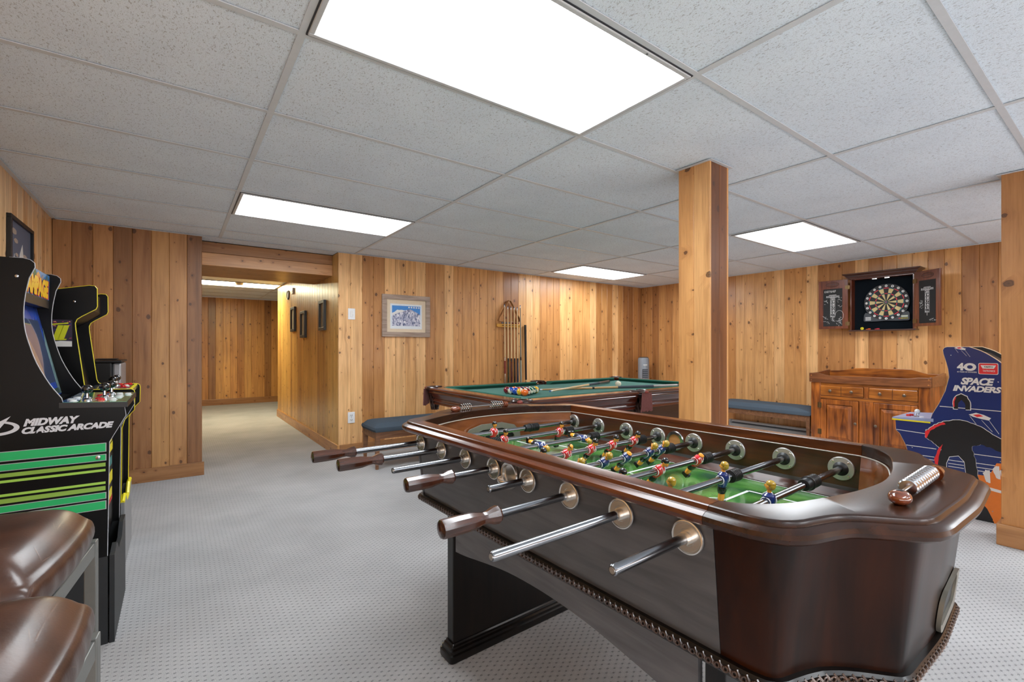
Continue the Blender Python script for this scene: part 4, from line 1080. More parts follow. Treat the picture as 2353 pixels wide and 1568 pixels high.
# balls
BR = 0.0286; BZ = 0.7703+BR
M_ballwhite = plain('ivory_ball', (226, 222, 200), 0.12, coat=0.6)
BC = {'yellow': (232, 178, 28), 'blue': (30, 70, 170), 'red': (196, 30, 34), 'purple': (60, 30, 90), 'orange': (240, 108, 24), 'green': (20, 98, 74), 'maroon': (120, 18, 34), 'black': (22, 22, 24)}
BM = {k: plain('ball_'+k, v, 0.12, coat=0.7, noise=0.01) for k, v in BC.items()}
def ball_mesh(col, stripe):
    b = MB(); n = 24
    if stripe:
        b.ell((0, 0, 0), (BR, BR, BR), n, 5, m=1, z0=-1, z1=-0.52); b.ell((0, 0, 0), (BR, BR, BR), n, 8, m=0, z0=-0.52, z1=0.52); b.ell((0, 0, 0), (BR, BR, BR), n, 5, m=1, z0=0.52, z1=1)
    else: b.ell((0, 0, 0), (BR, BR, BR), n, 16, m=0)
    b.ell((0, 0, 0), (BR*1.004,)*3, n, 2, rot=Matrix.Rotation(PI/2, 3, 'X'), m=1, z0=0.90, z1=1)
    return b.mesh('ball', [BM[col], M_ballwhite], True)
rack = [ # row by row from the back row (x small) to the apex; names left to right
 [('maroon', 0), ('blue', 1), ('blue', 0), ('yellow', 1), ('orange', 0)],
 [('orange', 1), ('red', 0), ('black', 0), ('maroon', 1)],
 [('purple', 0), ('red', 1), ('green', 1)],
 [('purple', 1), ('green', 0)],
 [('yellow', 0)]]
bm_cache = {}
for r_i, row in enumerate(rack):
    n = len(row)
    for c_i, (colr, stp) in enumerate(row):
        me = bm_cache.setdefault((colr, stp), ball_mesh(colr, stp))
        o = obj('pool_ball', me, loc=(1.812+r_i*0.0497, 1.311+((n-1)/2-c_i)*0.0576, BZ))
        o.rotation_euler = [(1.2, 0.3, 0.4), (0.4, 1.1, 0.2), (0.7, 0.2, 1.9)][(r_i+c_i) % 3]
        if (colr, stp) == ('orange', 0): o.rotation_euler = (-1.2, 0, 0)
        nm = {'maroon': 'maroon', 'blue': 'blue', 'yellow': 'yellow', 'orange': 'orange', 'red': 'red', 'black': 'black', 'purple': 'purple', 'green': 'green'}[colr]
        where = ['in the row nearest the foosball table', 'in the second row of the rack', 'in the middle row of the rack', 'in the two-ball row behind the tip', 'at the far tip of the rack'][r_i]
        tag(o, '%s %s pool ball %s' % ('white ball with a broad band,' if stp else 'solid', nm, where), 'pool ball', 'racked balls on the pool table')
o = obj('cue_ball', MB().ell((0, 0, 0), (BR,)*3, 24, 16).mesh('cue_ball', M_ballwhite, True), loc=(3.02, 1.335, BZ))
tag(o, 'ivory white cue ball alone on the green felt', 'pool ball')

# cues
M_maple = stained('pale_maple', (206, 172, 120), (232, 204, 156), 'Z', 0.3, 0.5, 2)
M_maple_d = stained('tan_maple', (184, 140, 88), (214, 172, 116), 'Z', 0.3, 0.5, 2)
M_wrap = plain('speckled_wrap', (66, 74, 84), 0.8, noise=0.3, nscale=400)
def cue(name, tip, butt, cols, label, group, ln=1.45, rt=0.0062, rb=0.0150):
    """cols: list of (t0, t1, material, part name) from tip to butt"""
    tip = Vector(tip); butt = Vector(butt); d = (butt-tip); d.normalize(); ln = (butt-tip).length
    q = Vector((0, 0, 1)).rotation_difference(d)
    r = bpy.data.objects.new(name, None); COL.objects.link(r); r.location = tip; r.rotation_mode = 'QUATERNION'; r.rotation_quaternion = q; r.empty_display_size = 0.02
    tag(r, label, 'pool cue', group)
    R = lambda t: rt+(rb-rt)*t
    for (a, b, mt, nm) in cols:
        MB().cyl((0, 0, a*ln), (0, 0, b*ln), R(a), R(b), 14).build(nm, mt, r, True)
    return r
M_tip = plain('blue_chalk_tip', (70, 110, 150), 0.8); M_ferr = plain('white_ferrule', (232, 232, 228), 0.4)
def std(but, ring=M_black, shaft=M_maple):
    return [(0, 0.008, M_tip, 'tip'), (0.008, 0.026, M_ferr, 'ferrule'), (0.026, 0.475, shaft, 'shaft'), (0.475, 0.505, ring, 'joint'), (0.505, 0.98, but, 'butt'), (0.98, 1.0, M_rubber, 'bumper')]
cue('pool_cue', (1.968, 1.088, 0.806), (3.315, 1.718, 0.7875), [(0, 0.012, M_tip, 'tip'), (0.012, 0.03, M_ferr, 'ferrule'), (0.03, 0.58, M_maple, 'shaft'), (0.58, 0.78, M_wrap, 'wrap'), (0.78, 0.98, plain('grey_brown_butt', (84, 74, 68), 0.3), 'butt'), (0.98, 1, M_rubber, 'bumper')], 'pool cue with a pale tip resting across the other cue on the felt', 'cues lying on the pool table', rb=0.014)
cue('pool_cue', (2.186, 1.491, 0.7775), (3.48, 0.997, 0.7865), [(0, 0.01, M_tip, 'tip'), (0.01, 0.025, M_ferr, 'ferrule'), (0.025, 0.36, M_maple_d, 'shaft'), (0.36, 0.375, M_black, 'joint'), (0.375, 0.54, M_maple_d, 'forearm'), (0.54, 0.80, M_wrap, 'wrap'), (0.80, 0.98, plain('silver_butt', (150, 140, 134), 0.3), 'butt'), (0.98, 1, M_rubber, 'bumper')], 'pool cue with a dark wrap lying flat on the felt towards the near rail', 'cues lying on the pool table', rb=0.0145)

# wall rack with cues
RK = empty('cue_rack', (3.228, Y1, 1.43), label='honey wood wall rack holding the pool cues', cat='cue rack')
M_honey = stained('honey_rack', (206, 144, 52), (232, 178, 84), 'X', 0.3, 0.6)
MB().loft([[(x, -0.012, z) for x, z in rrect(0.195, 0.024, 0.02)], [(x, -0.026, z) for x, z in rrect(0.190, 0.021, 0.018)]]).build('rail', M_honey, RK, bevel=0)
MB().box(-0.17, 0.17, -0.012, 0.0, -0.02, 0.02).build('back_plate', M_honey, RK)
xs = [-0.105, -0.053, -0.002, 0.050, 0.099, 0.150]
for x in xs:
    MB().torus((x, -0.040, 0.0), (0, 0, 1), 0.013, 0.003, 14, 6).build('clip', M_black, RK, True)
    MB().box(x-0.012, x+0.012, -0.028, -0.012, 0.024, 0.042).build('chalk', plain('chalk_cup', (150, 160, 175), 0.6) if x < 0.04 else plain('chalk_cup_red', (140, 50, 60), 0.6), RK, bevel=0.003)
M_c = {'red': plain('burgundy_butt', (120, 26, 36), 0.2, coat=0.6), 'green': plain('dark_green_butt', (30, 44, 26), 0.25, coat=0.5), 'wine': plain('wine_butt', (70, 18, 28), 0.25, coat=0.5),
       'blk': plain('black_butt', (22, 22, 24), 0.25, coat=0.5), 'blue': plain('navy_butt', (22, 44, 70), 0.25, coat=0.5), 'grey': plain('grey_green_cue', (128, 138, 126), 0.3, coat=0.4)}
specs = [('red', 1.700, 'pool cue with a burgundy and silver butt, leftmost in the wall rack'), ('green', 1.676, 'pool cue with a dark green butt in the wall rack'),
         ('wine', 1.672, 'pool cue with a wine red butt in the wall rack'), ('blk', 1.672, 'pool cue with a black butt and white marks in the wall rack'),
         ('blue', 1.670, 'pool cue with a navy blue butt in the wall rack'), ('grey', 1.702, 'grey green metal pool cue, rightmost in the wall rack')]
for i, (x, (cn, zt_, lab)) in enumerate(zip(xs, specs)):
    but = M_c[cn]
    cols = std(but, M_chrome if cn == 'red' else M_black, M_maple if cn != 'grey' else plain('grey_steel_shaft', (122, 122, 112), 0.3, 0.5))
    if cn == 'red': cols = cols[:4]+[(0.505, 0.62, but, 'butt'), (0.62, 0.98, M_chrome, 'butt_sleeve'), (0.98, 1.0, M_white, 'bumper')]
    r = cue('pool_cue', (3.228+x, Y1-0.068, zt_), (3.228+x-0.022, Y1-0.12, 0.255), cols, lab, 'cues in the wall rack', rb=0.0155)
    if cn == 'blk':
        MB().box(-0.004, 0.004, -0.0162, -0.0100, 0.82, 0.93).build('white_marks', M_white, r)
r = cue('pool_cue', (3.376, Y1-0.03, 1.20), (3.44, Y1-0.06, 0.02), [(0, 0.5, M_maple_d, 'shaft'), (0.5, 1, M_maple, 'butt')], 'thin tan stick leaning behind the grey cue at the wall rack', None, rt=0.004, rb=0.010)
r = cue('pool_cue', (3.500, Y1-0.05, 0.05), (3.492, Y1-0.03, 1.445), [(0, 0.38, M_maple_d, 'shaft'), (0.38, 0.47, M_maple, 'collar'), (0.47, 0.985, M_black, 'butt'), (0.985, 1.0, M_rubber, 'cap')], 'pool cue with a thick black butt up, standing right of the rack', None, rt=0.010, rb=0.0165)
# triangle hanging on the rack
tri = []
A_, B_, C_ = Vector((3.225, 0, 1.790)), Vector((3.025, 0, 1.474)), Vector((3.420, 0, 1.474))
def rt(p, q, r_, rad, n=6):
    a = p+(q-p).normalized()*-rad*0 ; out = []
    s = p.lerp(q, 1-rad/(q-p).length); e = q.lerp(r_, rad/(r_-q).length)
    for k in range(n+1):
        t = k/n; out.append(s*(1-t)**2+q*2*t*(1-t)+e*t*t)
    return out
pth = rt(C_, A_, B_, 0.06)+rt(A_, B_, C_, 0.06)+rt(B_, C_, A_, 0.06)
vs = []
cen = (A_+B_+C_)/3
for p in pth:
    d = (cen-p).normalized()
    vs.append([Vector((p.x, Y1-0.014, p.z)), Vector((p.x, Y1-0.055, p.z)), Vector((p.x, Y1-0.055, p.z))+d*0.010, Vector((p.x, Y1-0.014, p.z))+d*0.010])
o = MB().loft(vs, cu=True).build('rack_triangle', stained('bent_wood', (150, 104, 58), (196, 150, 100), 'X', 0.35, 0.4), bevel=0.002)
tag(o, 'wooden billiard triangle hanging above the cue rack', 'ball rack')

# ------------------------------------------------------------------ benches, heater, fan
M_fabric = plain('slate_blue_fabric', (70, 80, 90), 0.95, noise=0.25, nscale=500, spec=0.1, bump=0.3)
M_fabric2 = plain('slate_grey_fabric', (82, 94, 106), 0.95, noise=0.25, nscale=500, spec=0.1, bump=0.3)
M_benchw = stained('walnut_bench_frame', (104, 66, 40), (142, 98, 64), 'X', 0.5, 0.1)
def bench(x0, x1, y0, y1, zt_, label, fab, along):
    r = empty('bench', ((x0+x1)/2, (y0+y1)/2, 0), label=label, cat='bench', group='upholstered benches')
    hx, hy = (x1-x0)/2, (y1-y0)/2
    n = 24; m_ = 10; rows = []
    b = MB()
    for i in range(n+1):
        row = []
        for j in range(m_+1):
            u = -1+2*i/n; v = -1+2*j/m_
            e = max(abs(u)**14, abs(v)**8) if True else 0
            z = zt_-0.045*e
            if along == 'x': q = abs((i % 6)-3)/3; du = 0.008*(1-abs(v))*(1 if i % 6 == 0 and 0 < i < n else 0)
            else: du = 0
            if (i % 6 == 0 and 0 < i < n) and j == m_//2: z -= 0.014
            row.append((u*hx*(0.985 if abs(v) == 1 else 1), v*hy*(0.985 if abs(u) == 1 else 1), z))
        rows.append(row)
    if along == 'y': rows = [[(rr_[0], rr_[1], rr_[2]) for rr_ in row] for row in rows]
    b.loft(rows, cv=False, caps=False)
    # sides
    ring = [rows[i][0] for i in range(n+1)]+[rows[n][j] for j in range(1, m_+1)]+[rows[i][m_] for i in range(n-1, -1, -1)]+[rows[0][j] for j in range(m_-1, 0, -1)]
    b.loft([ring, [(x*1.012, y*1.02, z-0.02) for x, y, z in ring], [(x*1.0, y*1.0, zt_-0.085) for x, y, z in ring], [(x*0.96, y*0.93, zt_-0.088) for x, y, z in ring]])
    b.build('cushion', fab, r, True)
    z1 = zt_-0.086; z0 = z1-0.065
    i_ = 0.015
    MB().box(-hx+i_, hx-i_, -hy+i_, -hy+i_+0.022, z0, z1).build('apron', M_benchw, r, bevel=0.002)
    MB().box(-hx+i_, hx-i_, hy-i_-0.022, hy-i_, z0, z1).build('apron', M_benchw, r, bevel=0.002)
    MB().box(-hx+i_, -hx+i_+0.022, -hy+i_, hy-i_, z0, z1).build('apron', M_benchw, r, bevel=0.002)
    MB().box(hx-i_-0.022, hx-i_, -hy+i_, hy-i_, z0, z1).build('apron', M_benchw, r, bevel=0.002)
    for sx in (-1, 1):
        for sy in (-1, 1):
            a, c_ = sx*(hx-i_-0.019), sy*(hy-i_-0.019)
            t0, t1 = 0.0115, 0.021
            rg = [[(a+sx*0.006+s1*t0, c_+sy*0.003+s2*t0, 0) for s1, s2 in ((-1,-1),(1,-1),(1,1),(-1,1))], [(a+s1*t1, c_+s2*t1, z0+0.01) for s1, s2 in ((-1,-1),(1,-1),(1,1),(-1,1))], [(a+s1*t1, c_+s2*t1, z1) for s1, s2 in ((-1,-1),(1,-1),(1,1),(-1,1))]]
            MB().loft(rg).build('leg', M_benchw, r, bevel=0.002)
bench(1.165, 2.30, 2.62, 3.02, 0.435, 'dark slate blue upholstered bench left of the pool table', M_fabric, 'x')
bench(5.44, 5.84, 0.655, 1.90, 0.452, 'grey blue tufted bench against the right wall beside the sideboard', M_fabric2, 'y')
r = empty('baseboard_heater', (X1-0.016, 1.22, 0), label='white electric baseboard heater under the right wall bench', cat='heater')
MB().prism([(0, 0.02), (0, 0.150), (-0.045, 0.150), (-0.052, 0.142), (-0.052, 0.125), (-0.030, 0.120), (-0.030, 0.108), (-0.062, 0.100), (-0.065, 0.03), (-0.06, 0.02)], lambda p, d: (p[0], d, p[1]), -0.60, 0.60).build('casing', M_metalwhite, r)
for s in (-1, 1): MB().box(-0.068, 0, s*0.61-0.01, s*0.61+0.01, 0.0, 0.153).build('end_cap', M_metalwhite, r, bevel=0.004)
MB().box(-0.033, -0.028, -0.59, 0.59, 0.108, 0.120).build('grille_slot', M_dark_edge, r)

M_fan = plain('grey_plastic', (132, 138, 146), 0.4); M_fand = plain('dark_grille', (52, 56, 62), 0.5)
r = empty('tower_fan', (5.70, 3.153, 0), math.radians(-125), label='grey tower fan in the back right corner behind the pool table', cat='fan')
MB().lathe((0, 0, 0), (0, 0, 0.03), [(0, 0.14), (0.5, 0.14), (1, 0.11)], 28).build('base', M_fan, r, True)
MB().lathe((0, 0, 0.03), (0, 0, 0.985), [(0, 0.083), (0.01, 0.088), (0.97, 0.086), (0.99, 0.078), (1, 0.06)], 28).build('body', M_fan, r, True)
MB().lathe((0, 0, 0.982), (0, 0, 0.995), [(0, 0.068), (0.6, 0.070), (1, 0.055)], 24).build('top_cap', plain('brown_cap', (92, 74, 56), 0.4), r, True)
gl = MB()
MB().box(0.055, 0.090, -0.042, 0.042, 0.15, 0.80).build('grille_recess', M_fand, r, bevel=0.003)
for k in range(22): MB().box(0.088, 0.094, -0.040, 0.040, 0.165+k*0.029, 0.172+k*0.029).build('louvre', M_fan, r)
MB().box(0.080, 0.0905, -0.03, 0.03, 0.862, 0.872).build('badge', M_white, r)

# ------------------------------------------------------------------ sideboard (dry sink)
M_pine = stained('orange_stained_pine', (92, 42, 12), (206, 124, 46), 'Y', 0.3, 0.4, 0.8, 0.8)
M_pine_z = stained('orange_stained_pine_z', (84, 36, 10), (200, 114, 42), 'Z', 0.3, 0.4, 0.8, 0.8)
M_pine_d = stained('brown_pine_gallery', (96, 54, 28), (144, 88, 50), 'Y', 0.35, 0.4)
M_pine_drk = stained('dark_pine_edge', (70, 36, 16), (104, 58, 28), 'Y', 0.4, 0.3)
M_antique = plain('antique_nickel', (128, 112, 96), 0.3, 0.9)
M_brass = plain('aged_brass_hinge', (116, 92, 60), 0.4, 0.8)
cxf, cyl_, cyr = 5.416, 0.640, -0.370
SB = empty('sideboard', (cxf, (cyl_+cyr)/2, 0), label='orange stained pine sideboard with drawers and doors under the dartboard', cat='sideboard')
hy = (cyl_-cyr)/2; dp = X1-0.02-cxf; yc = (cyl_+cyr)/2
sb = lambda n, x0, x1, y0, y1, z0, z1, mt, bv=0.003, par=SB: MB().box(x0, x1, y0, y1, z0, z1).build(n, mt, par, bevel=bv)
Yc = lambda y: y-yc
sb('carcass', 0.02, dp, -hy+0.01, hy-0.01, 0.06, 0.76, M_pine_z)
sb('plinth', 0.015, dp, -hy+0.015, hy-0.015, 0.0, 0.07, M_pine_drk)
sb('top', 0.0, dp, -hy+0.004, hy-0.004, 0.756, 0.772, M_pine)
for (a, b) in ((0.640, 0.548), (-0.283, -0.370)): sb('stile', 0, 0.022, Yc(b), Yc(a), 0.0, 0.757, M_pine_z)
sb('face_rail', 0, 0.022, Yc(-0.283), Yc(0.548), 0.727, 0.757, M_pine); sb('face_rail', 0, 0.022, Yc(-0.283), Yc(0.548), 0.580, 0.616, M_pine)
sb('face_rail', 0, 0.022, Yc(-0.283), Yc(0.548), 0.05, 0.09, M_pine)
sb('stile', 0, 0.022, Yc(0.110), Yc(0.152), 0.616, 0.727, M_pine_z); sb('stile', 0, 0.022, Yc(0.070), Yc(0.192), 0.09, 0.580, M_pine_z)
sb('centre_panel', -0.002, 0.004, Yc(0.098), Yc(0.164), 0.11, 0.555, M_pine_z)
for (a, b) in ((0.545, 0.155), (0.107, -0.280)):
    dr = sb('drawer', -0.008, 0.02, Yc(b), Yc(a), 0.618, 0.725, M_pine, 0.006)
    m_ = (a+b)/2
    MB().box(-0.0095, -0.007, Yc(m_)-0.0022, Yc(m_)+0.0022, 0.620, 0.723).build('groove', M_pine_drk, dr)
    for q in ((a+m_)/2, (b+m_)/2):
        MB().lathe((-0.008, Yc(q), 0.672), (-0.034, Yc(q), 0.672), [(0, 0.009), (0.1, 0.006), (0.4, 0.006), (0.55, 0.014), (0.8, 0.0155), (1, 0.006)], 16).build('knob', M_antique, dr, True)
for (a, b, hside) in ((0.543, 0.196, 1), (0.066, -0.280, -1)):
    y0_, y1_ = Yc(b), Yc(a)
    dd = MB(); fw = 0.052
    for (ya, yb, za, zb) in ((y0_, y0_+fw, 0.093, 0.577), (y1_-fw, y1_, 0.093, 0.577), (y0_+fw, y1_-fw, 0.093, 0.093+fw), (y0_+fw, y1_-fw, 0.577-fw, 0.577)): dd.box(-0.012, 0.012, ya, yb, za, zb)
    d_ = dd.build('door', M_pine_z, SB, bevel=0.004)
    ya, yb, za, zb = y0_+fw, y1_-fw, 0.093+fw, 0.577-fw; e = 0.038
    MB().loft([[(0.004, ya, za), (0.004, yb, za), (0.004, yb, zb), (0.004, ya, zb)], [(-0.004, ya+0.006, za+0.006), (-0.004, yb-0.006, za+0.006), (-0.004, yb-0.006, zb-0.006), (-0.004, ya+0.006, zb-0.006)], [(-0.0155, ya+e, za+e), (-0.0155, yb-e, za+e), (-0.0155, yb-e, zb-e), (-0.0155, ya+e, zb-e)]]).build('raised_panel', M_pine_z, d_)
    MB().loft([[(-0.003, ya-0.001, za), (-0.003, ya+0.004, za), (-0.003, ya+0.004, zb), (-0.003, ya-0.001, zb)], [(-0.0125, ya-0.001, za), (-0.0125, ya+0.001, za), (-0.0125, ya+0.001, zb), (-0.0125, ya-0.001, zb)]]).build('bead', M_pine_drk, d_)
    ky = y0_+0.022 if hside > 0 else y1_-0.022
    MB().lathe((-0.012, ky, 0.345), (-0.036, ky, 0.345), [(0, 0.009), (0.1, 0.006), (0.4, 0.006), (0.55, 0.013), (0.8, 0.0145), (1, 0.006)], 16).build('knob', M_antique, d_, True)
    hyy = y1_+0.008 if hside > 0 else y0_-0.008
    for z in (0.51, 0.22):
        k = MB().box(-0.016, -0.010, hyy-0.018, hyy-0.003, z-0.028, z+0.028).box(-0.016, -0.010, hyy+0.003, hyy+0.018, z-0.028, z+0.028).cyl((-0.015, hyy, z-0.03), (-0.015, hyy, z+0.03), 0.0045, n=8)
        k.build('hinge', M_brass, d_)
# gallery
fr_p = [(-hy-0.012, 0.760), (hy+0.012, 0.760), (hy+0.012, 0.858), (hy-0.08, 0.858), (hy-0.13, 0.846), (hy-0.17, 0.836), (-hy+0.17, 0.836), (-hy+0.13, 0.842), (-hy+0.09, 0.850), (-hy-0.012, 0.852)]
MB().prism(fr_p, lambda p, d: (d, p[0], p[1]), -0.018, 0.004).build('gallery_front', M_pine_d, SB, bevel=0.002)
for s in (-1, 1):
    MB().prism([(-0.012, 0.760), (dp, 0.760), (dp, 0.880), (dp-0.05, 0.882), (0.16, 0.858), (-0.012, 0.856)], lambda p, d: (p[0], d, p[1]), min(s*(hy-0.006), s*(hy+0.012)), max(s*(hy-0.006), s*(hy+0.012))).build('gallery_side', M_pine_d, SB, bevel=0.002)
bk = [(-hy, 0.76), (hy, 0.76), (hy, 0.870), (hy-0.10, 0.874), (hy-0.19, 0.890), (hy-0.27, 0.905), (hy-0.33, 0.908), (-hy+0.33, 0.910), (-hy+0.26, 0.908), (-hy+0.19, 0.885), (-hy+0.13, 0.868), (-hy, 0.866)]
MB().prism(bk, lambda p, d: (d, p[0], p[1]), dp-0.018, dp).build('gallery_back', M_pine, SB, bevel=0.002)
pg = MB()
for s in (-1, 1):
    for z in (0.782, 0.832): pg.ell((-0.018, s*(hy-0.008), z), (0.003, 0.007, 0.007), 10, 6)
pg.build('wood_plugs', M_pine, SB, True)

# ------------------------------------------------------------------ dart cabinet
M_mahog = stained('mahogany_dart_cabinet', (84, 38, 20), (120, 60, 34), 'Z', 0.3, 0.5)
M_mahog_d = stained('dark_mahogany_trim', (48, 26, 20), (82, 48, 38), 'Y', 0.35, 0.4)
M_blackfelt = plain('black_felt', (16, 22, 28), 0.95, spec=0.1, noise=0.3, nscale=300)
M_chalk = plain('blackboard', (24, 24, 25), 0.7); M_chalkw = plain('chalk_white', (214, 214, 214), 0.9)
DC = empty('dart_cabinet', (X1-0.001, 0.118, 1.62), label='open mahogany dart cabinet with electronic dartboard on the right wall', cat='dart cabinet')
xf = -0.12
yl, yr_, zb_, zt_ = 0.285, -0.275, -0.285, 0.290
dcb = lambda n, x0, x1, y0, y1, z0, z1, mt, bv=0.002, par=DC: MB().box(x0, x1, y0, y1, z0, z1).build(n, mt, par, bevel=bv)
dcb('back_board', -0.02, 0, yr_, yl, zb_, zt_, M_blackfelt)
dcb('side_board', xf, 0, yl-0.012, yl, zb_, zt_, M_mahog); dcb('side_board', xf, 0, yr_, yr_+0.012, zb_, zt_, M_mahog)
dcb('floor_board', xf-0.01, 0, yr_-0.012, yl+0.012, zb_-0.014, zb_, M_mahog_d); dcb('top_board', xf, 0, yr_, yl, zt_-0.012, zt_, M_mahog)
cr = [(0.0, 0.286, 0.012), (0.0, 0.296, 0.018), (0.0, 0.308, 0.030), (0.0, 0.324, 0.040), (0.0, 0.334, 0.058), (0, 0.346, 0.060)]
MB().loft([[(xf-0.006-e_*0.9, yl+e_, z), (0, yl+e_, z), (0, yr_-e_, z), (xf-0.006-e_*0.9, yr_-e_, z)] for _, z, e_ in cr]).build('crown_moulding', M_mahog_d, DC)
for y in (0.06, -0.05): dcb('magnet_catch', xf-0.004, xf+0.008, y-0.022, y+0.022, 0.262, 0.274, M_nickel)
# doors open outwards
def dart_door(hinge, ang, sgn, wid, label, marks):
    r = bpy.data.objects.new('door', None); COL.objects.link(r); r.parent = DC; r.location = (xf-0.002, hinge, 0.0); r.rotation_euler = (0, 0, ang); r.empty_display_size = 0.03
    r['label'] = label
    # local: +s along sgn*y is the door width, -x is the inside face seen from the room
    w_ = wid*sgn
    bx = lambda n, x0, x1, ya, yb, za, zb2, mt, bv=0.002: MB().box(x0, x1, min(ya*w_, yb*w_), max(ya*w_, yb*w_), za, zb2).build(n, mt, r, bevel=bv)
    bx('door_panel', -0.016, 0.0, 0.02, 1.0, -0.265, 0.292, M_mahog)
    bx('blackboard', -0.018, -0.0155, 0.20, 0.84, -0.235, 0.195, M_chalk, 0)
    MB().torus((-0.0165, 0.53*w_, 0.243), (1, 0, 0), 1, 0.02, 4, 3) if False else None
    ov = [(-0.0165, w_*0.53+0.062*math.cos(2*PI*k/28), 0.243+0.026*math.sin(2*PI*k/28)) for k in range(28)]
    MB().tube(ov, 0.0022, 5, True).build('oval_emblem', M_mahog_d, r, True)
    ov2 = [(-0.0165, w_*0.53+0.050*math.cos(2*PI*k/28), 0.243+0.016*math.sin(2*PI*k/28)) for k in range(28)]
    MB().tube(ov2, 0.0014, 5, True).box(-0.0175, -0.016, min(w_*0.53-0.045, w_*0.53+0.045), max(w_*0.53-0.045, w_*0.53+0.045), 0.239, 0.247).build('oval_emblem', M_mahog_d, r, True)
    c0 = 0.50
    F = lambda y: (y*w_)
    RT = (0, -1, 0)                                   # reading direction as seen from the room
    yc_ = F(0.52)
    # score column: framed ladder of the numbers 20 down to 15 and bull
    ln_ = MB()
    def stroke(y0, z0, y1, z1, t=0.0022):
        a = Vector((-0.0185, y0, z0)); b = Vector((-0.0185, y1, z1)); d = (b-a).normalized(); n = Vector((0, -d.z, d.y))*t/2
        ln_.add([a-n, b-n, b+n, a+n], [(0, 1, 2, 3)])
    z0c = 0.095
    stroke(yc_+0.022, z0c, yc_+0.022, z0c-0.225); stroke(yc_-0.022, z0c, yc_-0.022, z0c-0.225)
    for k in range(8): stroke(yc_+0.022, z0c-k*0.032, yc_-0.022, z0c-k*0.032)
    stroke(yc_+0.065, z0c+0.002, yc_-0.065, z0c+0.002, 0.003)
    for (a, b) in (((0.034, 0.004), (0.034, 0.030)), ((-0.034, 0.004), (-0.034, 0.030)), ((0.034, 0.030), (-0.034, 0.030)), ((0.034, 0.004), (-0.034, 0.004))): stroke(yc_+a[0], z0c+a[1], yc_+b[0], z0c+b[1], 0.003)
    stroke(yc_, z0c-0.225, yc_, z0c-0.255, 0.004)
    for (y0, z0, y1, z1) in marks: stroke(F(y0), z0, F(y1), z1, 0.0022)
    ln_.build('chalk_lines', M_chalkw, r)
    for k, s_ in enumerate(('20', '19', '18', '17', '16', '15', 'BULL')):
        text(s_, M_chalkw, r, (-0.0183, yc_+(0.017 if len(s_) == 2 else 0.018), z0c-0.028-k*0.032), RT, (0, 0, 1), 0.034 if len(s_) == 2 else 0.036, 0.022 if len(s_) == 2 else 0.014, bold=0.02)
    text('CRICKET', M_chalkw, r, (-0.0183, yc_+0.030, z0c+0.010), RT, (0, 0, 1), 0.060, 0.014, bold=0.02)
    for s in (-1, 1): text('01', M_chalkw, r, (-0.0183, yc_-s*0.052+0.011, z0c+0.007), RT, (0, 0, 1), 0.022, 0.013, bold=0.03)
    for z in (-0.21, 0.20):
        MB().box(-0.022, -0.014, min(-0.012*sgn, 0.030*sgn), max(-0.012*sgn, 0.030*sgn), z-0.02, z+0.02).cyl((-0.018, 0.004*sgn, z-0.026), (-0.018, 0.004*sgn, z+0.026), 0.005, n=8).build('hinge', M_brass, r)
    return r
random.seed(11)
scr = []
for k in range(26):                                    # chalk doodles
    y = random.uniform(0.22, 0.8); z = random.uniform(-0.22, -0.13)
    scr.append((y, z, y+random.uniform(-0.10, 0.10), z+random.uniform(-0.02, 0.03)))
loop = [(0.30+0.14*math.cos(a*0.5), -0.115+0.06*math.sin(a*0.5)) for a in range(11)]
scr += [(a[0], a[1], b[0], b[1]) for a, b in zip(loop, loop[1:])]
for k in range(14):
    y = random.uniform(0.24, 0.36); z = random.uniform(-0.02, 0.09); scr.append((y, z, y+random.uniform(-0.05, 0.05), z+random.uniform(-0.015, 0.015)))
for k in range(10):
    y = random.uniform(0.68, 0.82); z = random.uniform(-0.02, 0.08); scr.append((y, z, y+random.uniform(-0.05, 0.05), z+random.uniform(-0.015, 0.015)))
ddl = dart_door(yl+0.012, math.radians(5), 1, 0.290, 'left cabinet door with busy chalk doodles', scr)
text('KARYNHRP', M_chalkw, ddl, (-0.0183, 0.290*0.80, 0.152), (0, -1, 0), (0, 0, 1), 0.112, 0.026, bold=-0.005, shear=0.2)
scr2 = []
for k in range(16):
    y = random.uniform(0.22, 0.36); z = random.uniform(-0.08, 0.0); scr2.append((y, z, y+random.uniform(-0.06, 0.06), z+random.uniform(-0.02, 0.02)))
for k in range(9):
    y = random.uniform(0.6, 0.8); z = random.uniform(-0.215, -0.19); scr2.append((y, z, y+random.uniform(-0.1, 0.1), z+random.uniform(-0.01, 0.01)))
dart_door(yr_-0.012, math.radians(-32), -1, 0.268, 'right cabinet door with a few chalk marks', scr2)
# dartboard
M_dgrey = plain('charcoal_plastic', (58, 62, 68), 0.5); M_dblk = plain('board_black', (20, 20, 22), 0.6); M_dcream = plain('board_cream', (204, 184, 128), 0.6)
M_dred = plain('board_red', (204, 40, 60), 0.5); M_dteal = plain('board_teal', (28, 92, 108), 0.5)
DB = empty('dartboard', (-0.02, -0.021, 0.012)); DB.parent = DC
R0 = 0.198
MB().cyl((0, 0, 0), (-0.022, 0, 0), R0, R0*0.985, 64).build('number_ring', M_dblk, DB, True)
MB().torus((-0.020, 0, 0), (1, 0, 0), R0-0.002, 0.003, 64, 6).build('rim', M_dgrey, DB, True)
foot = [(-0.200, -0.198), (-0.185, -0.206), (-0.08, -0.206), (0, -0.200), (0.08, -0.206), (0.19, -0.206), (0.203, -0.196), (0.200, -0.13), (0.185, -0.105), (0.15, -0.12), (0.12, -0.155), (0.06, -0.185), (0, -0.192), (-0.06, -0.185), (-0.12, -0.155), (-0.15, -0.12), (-0.185, -0.105), (-0.200, -0.13)]
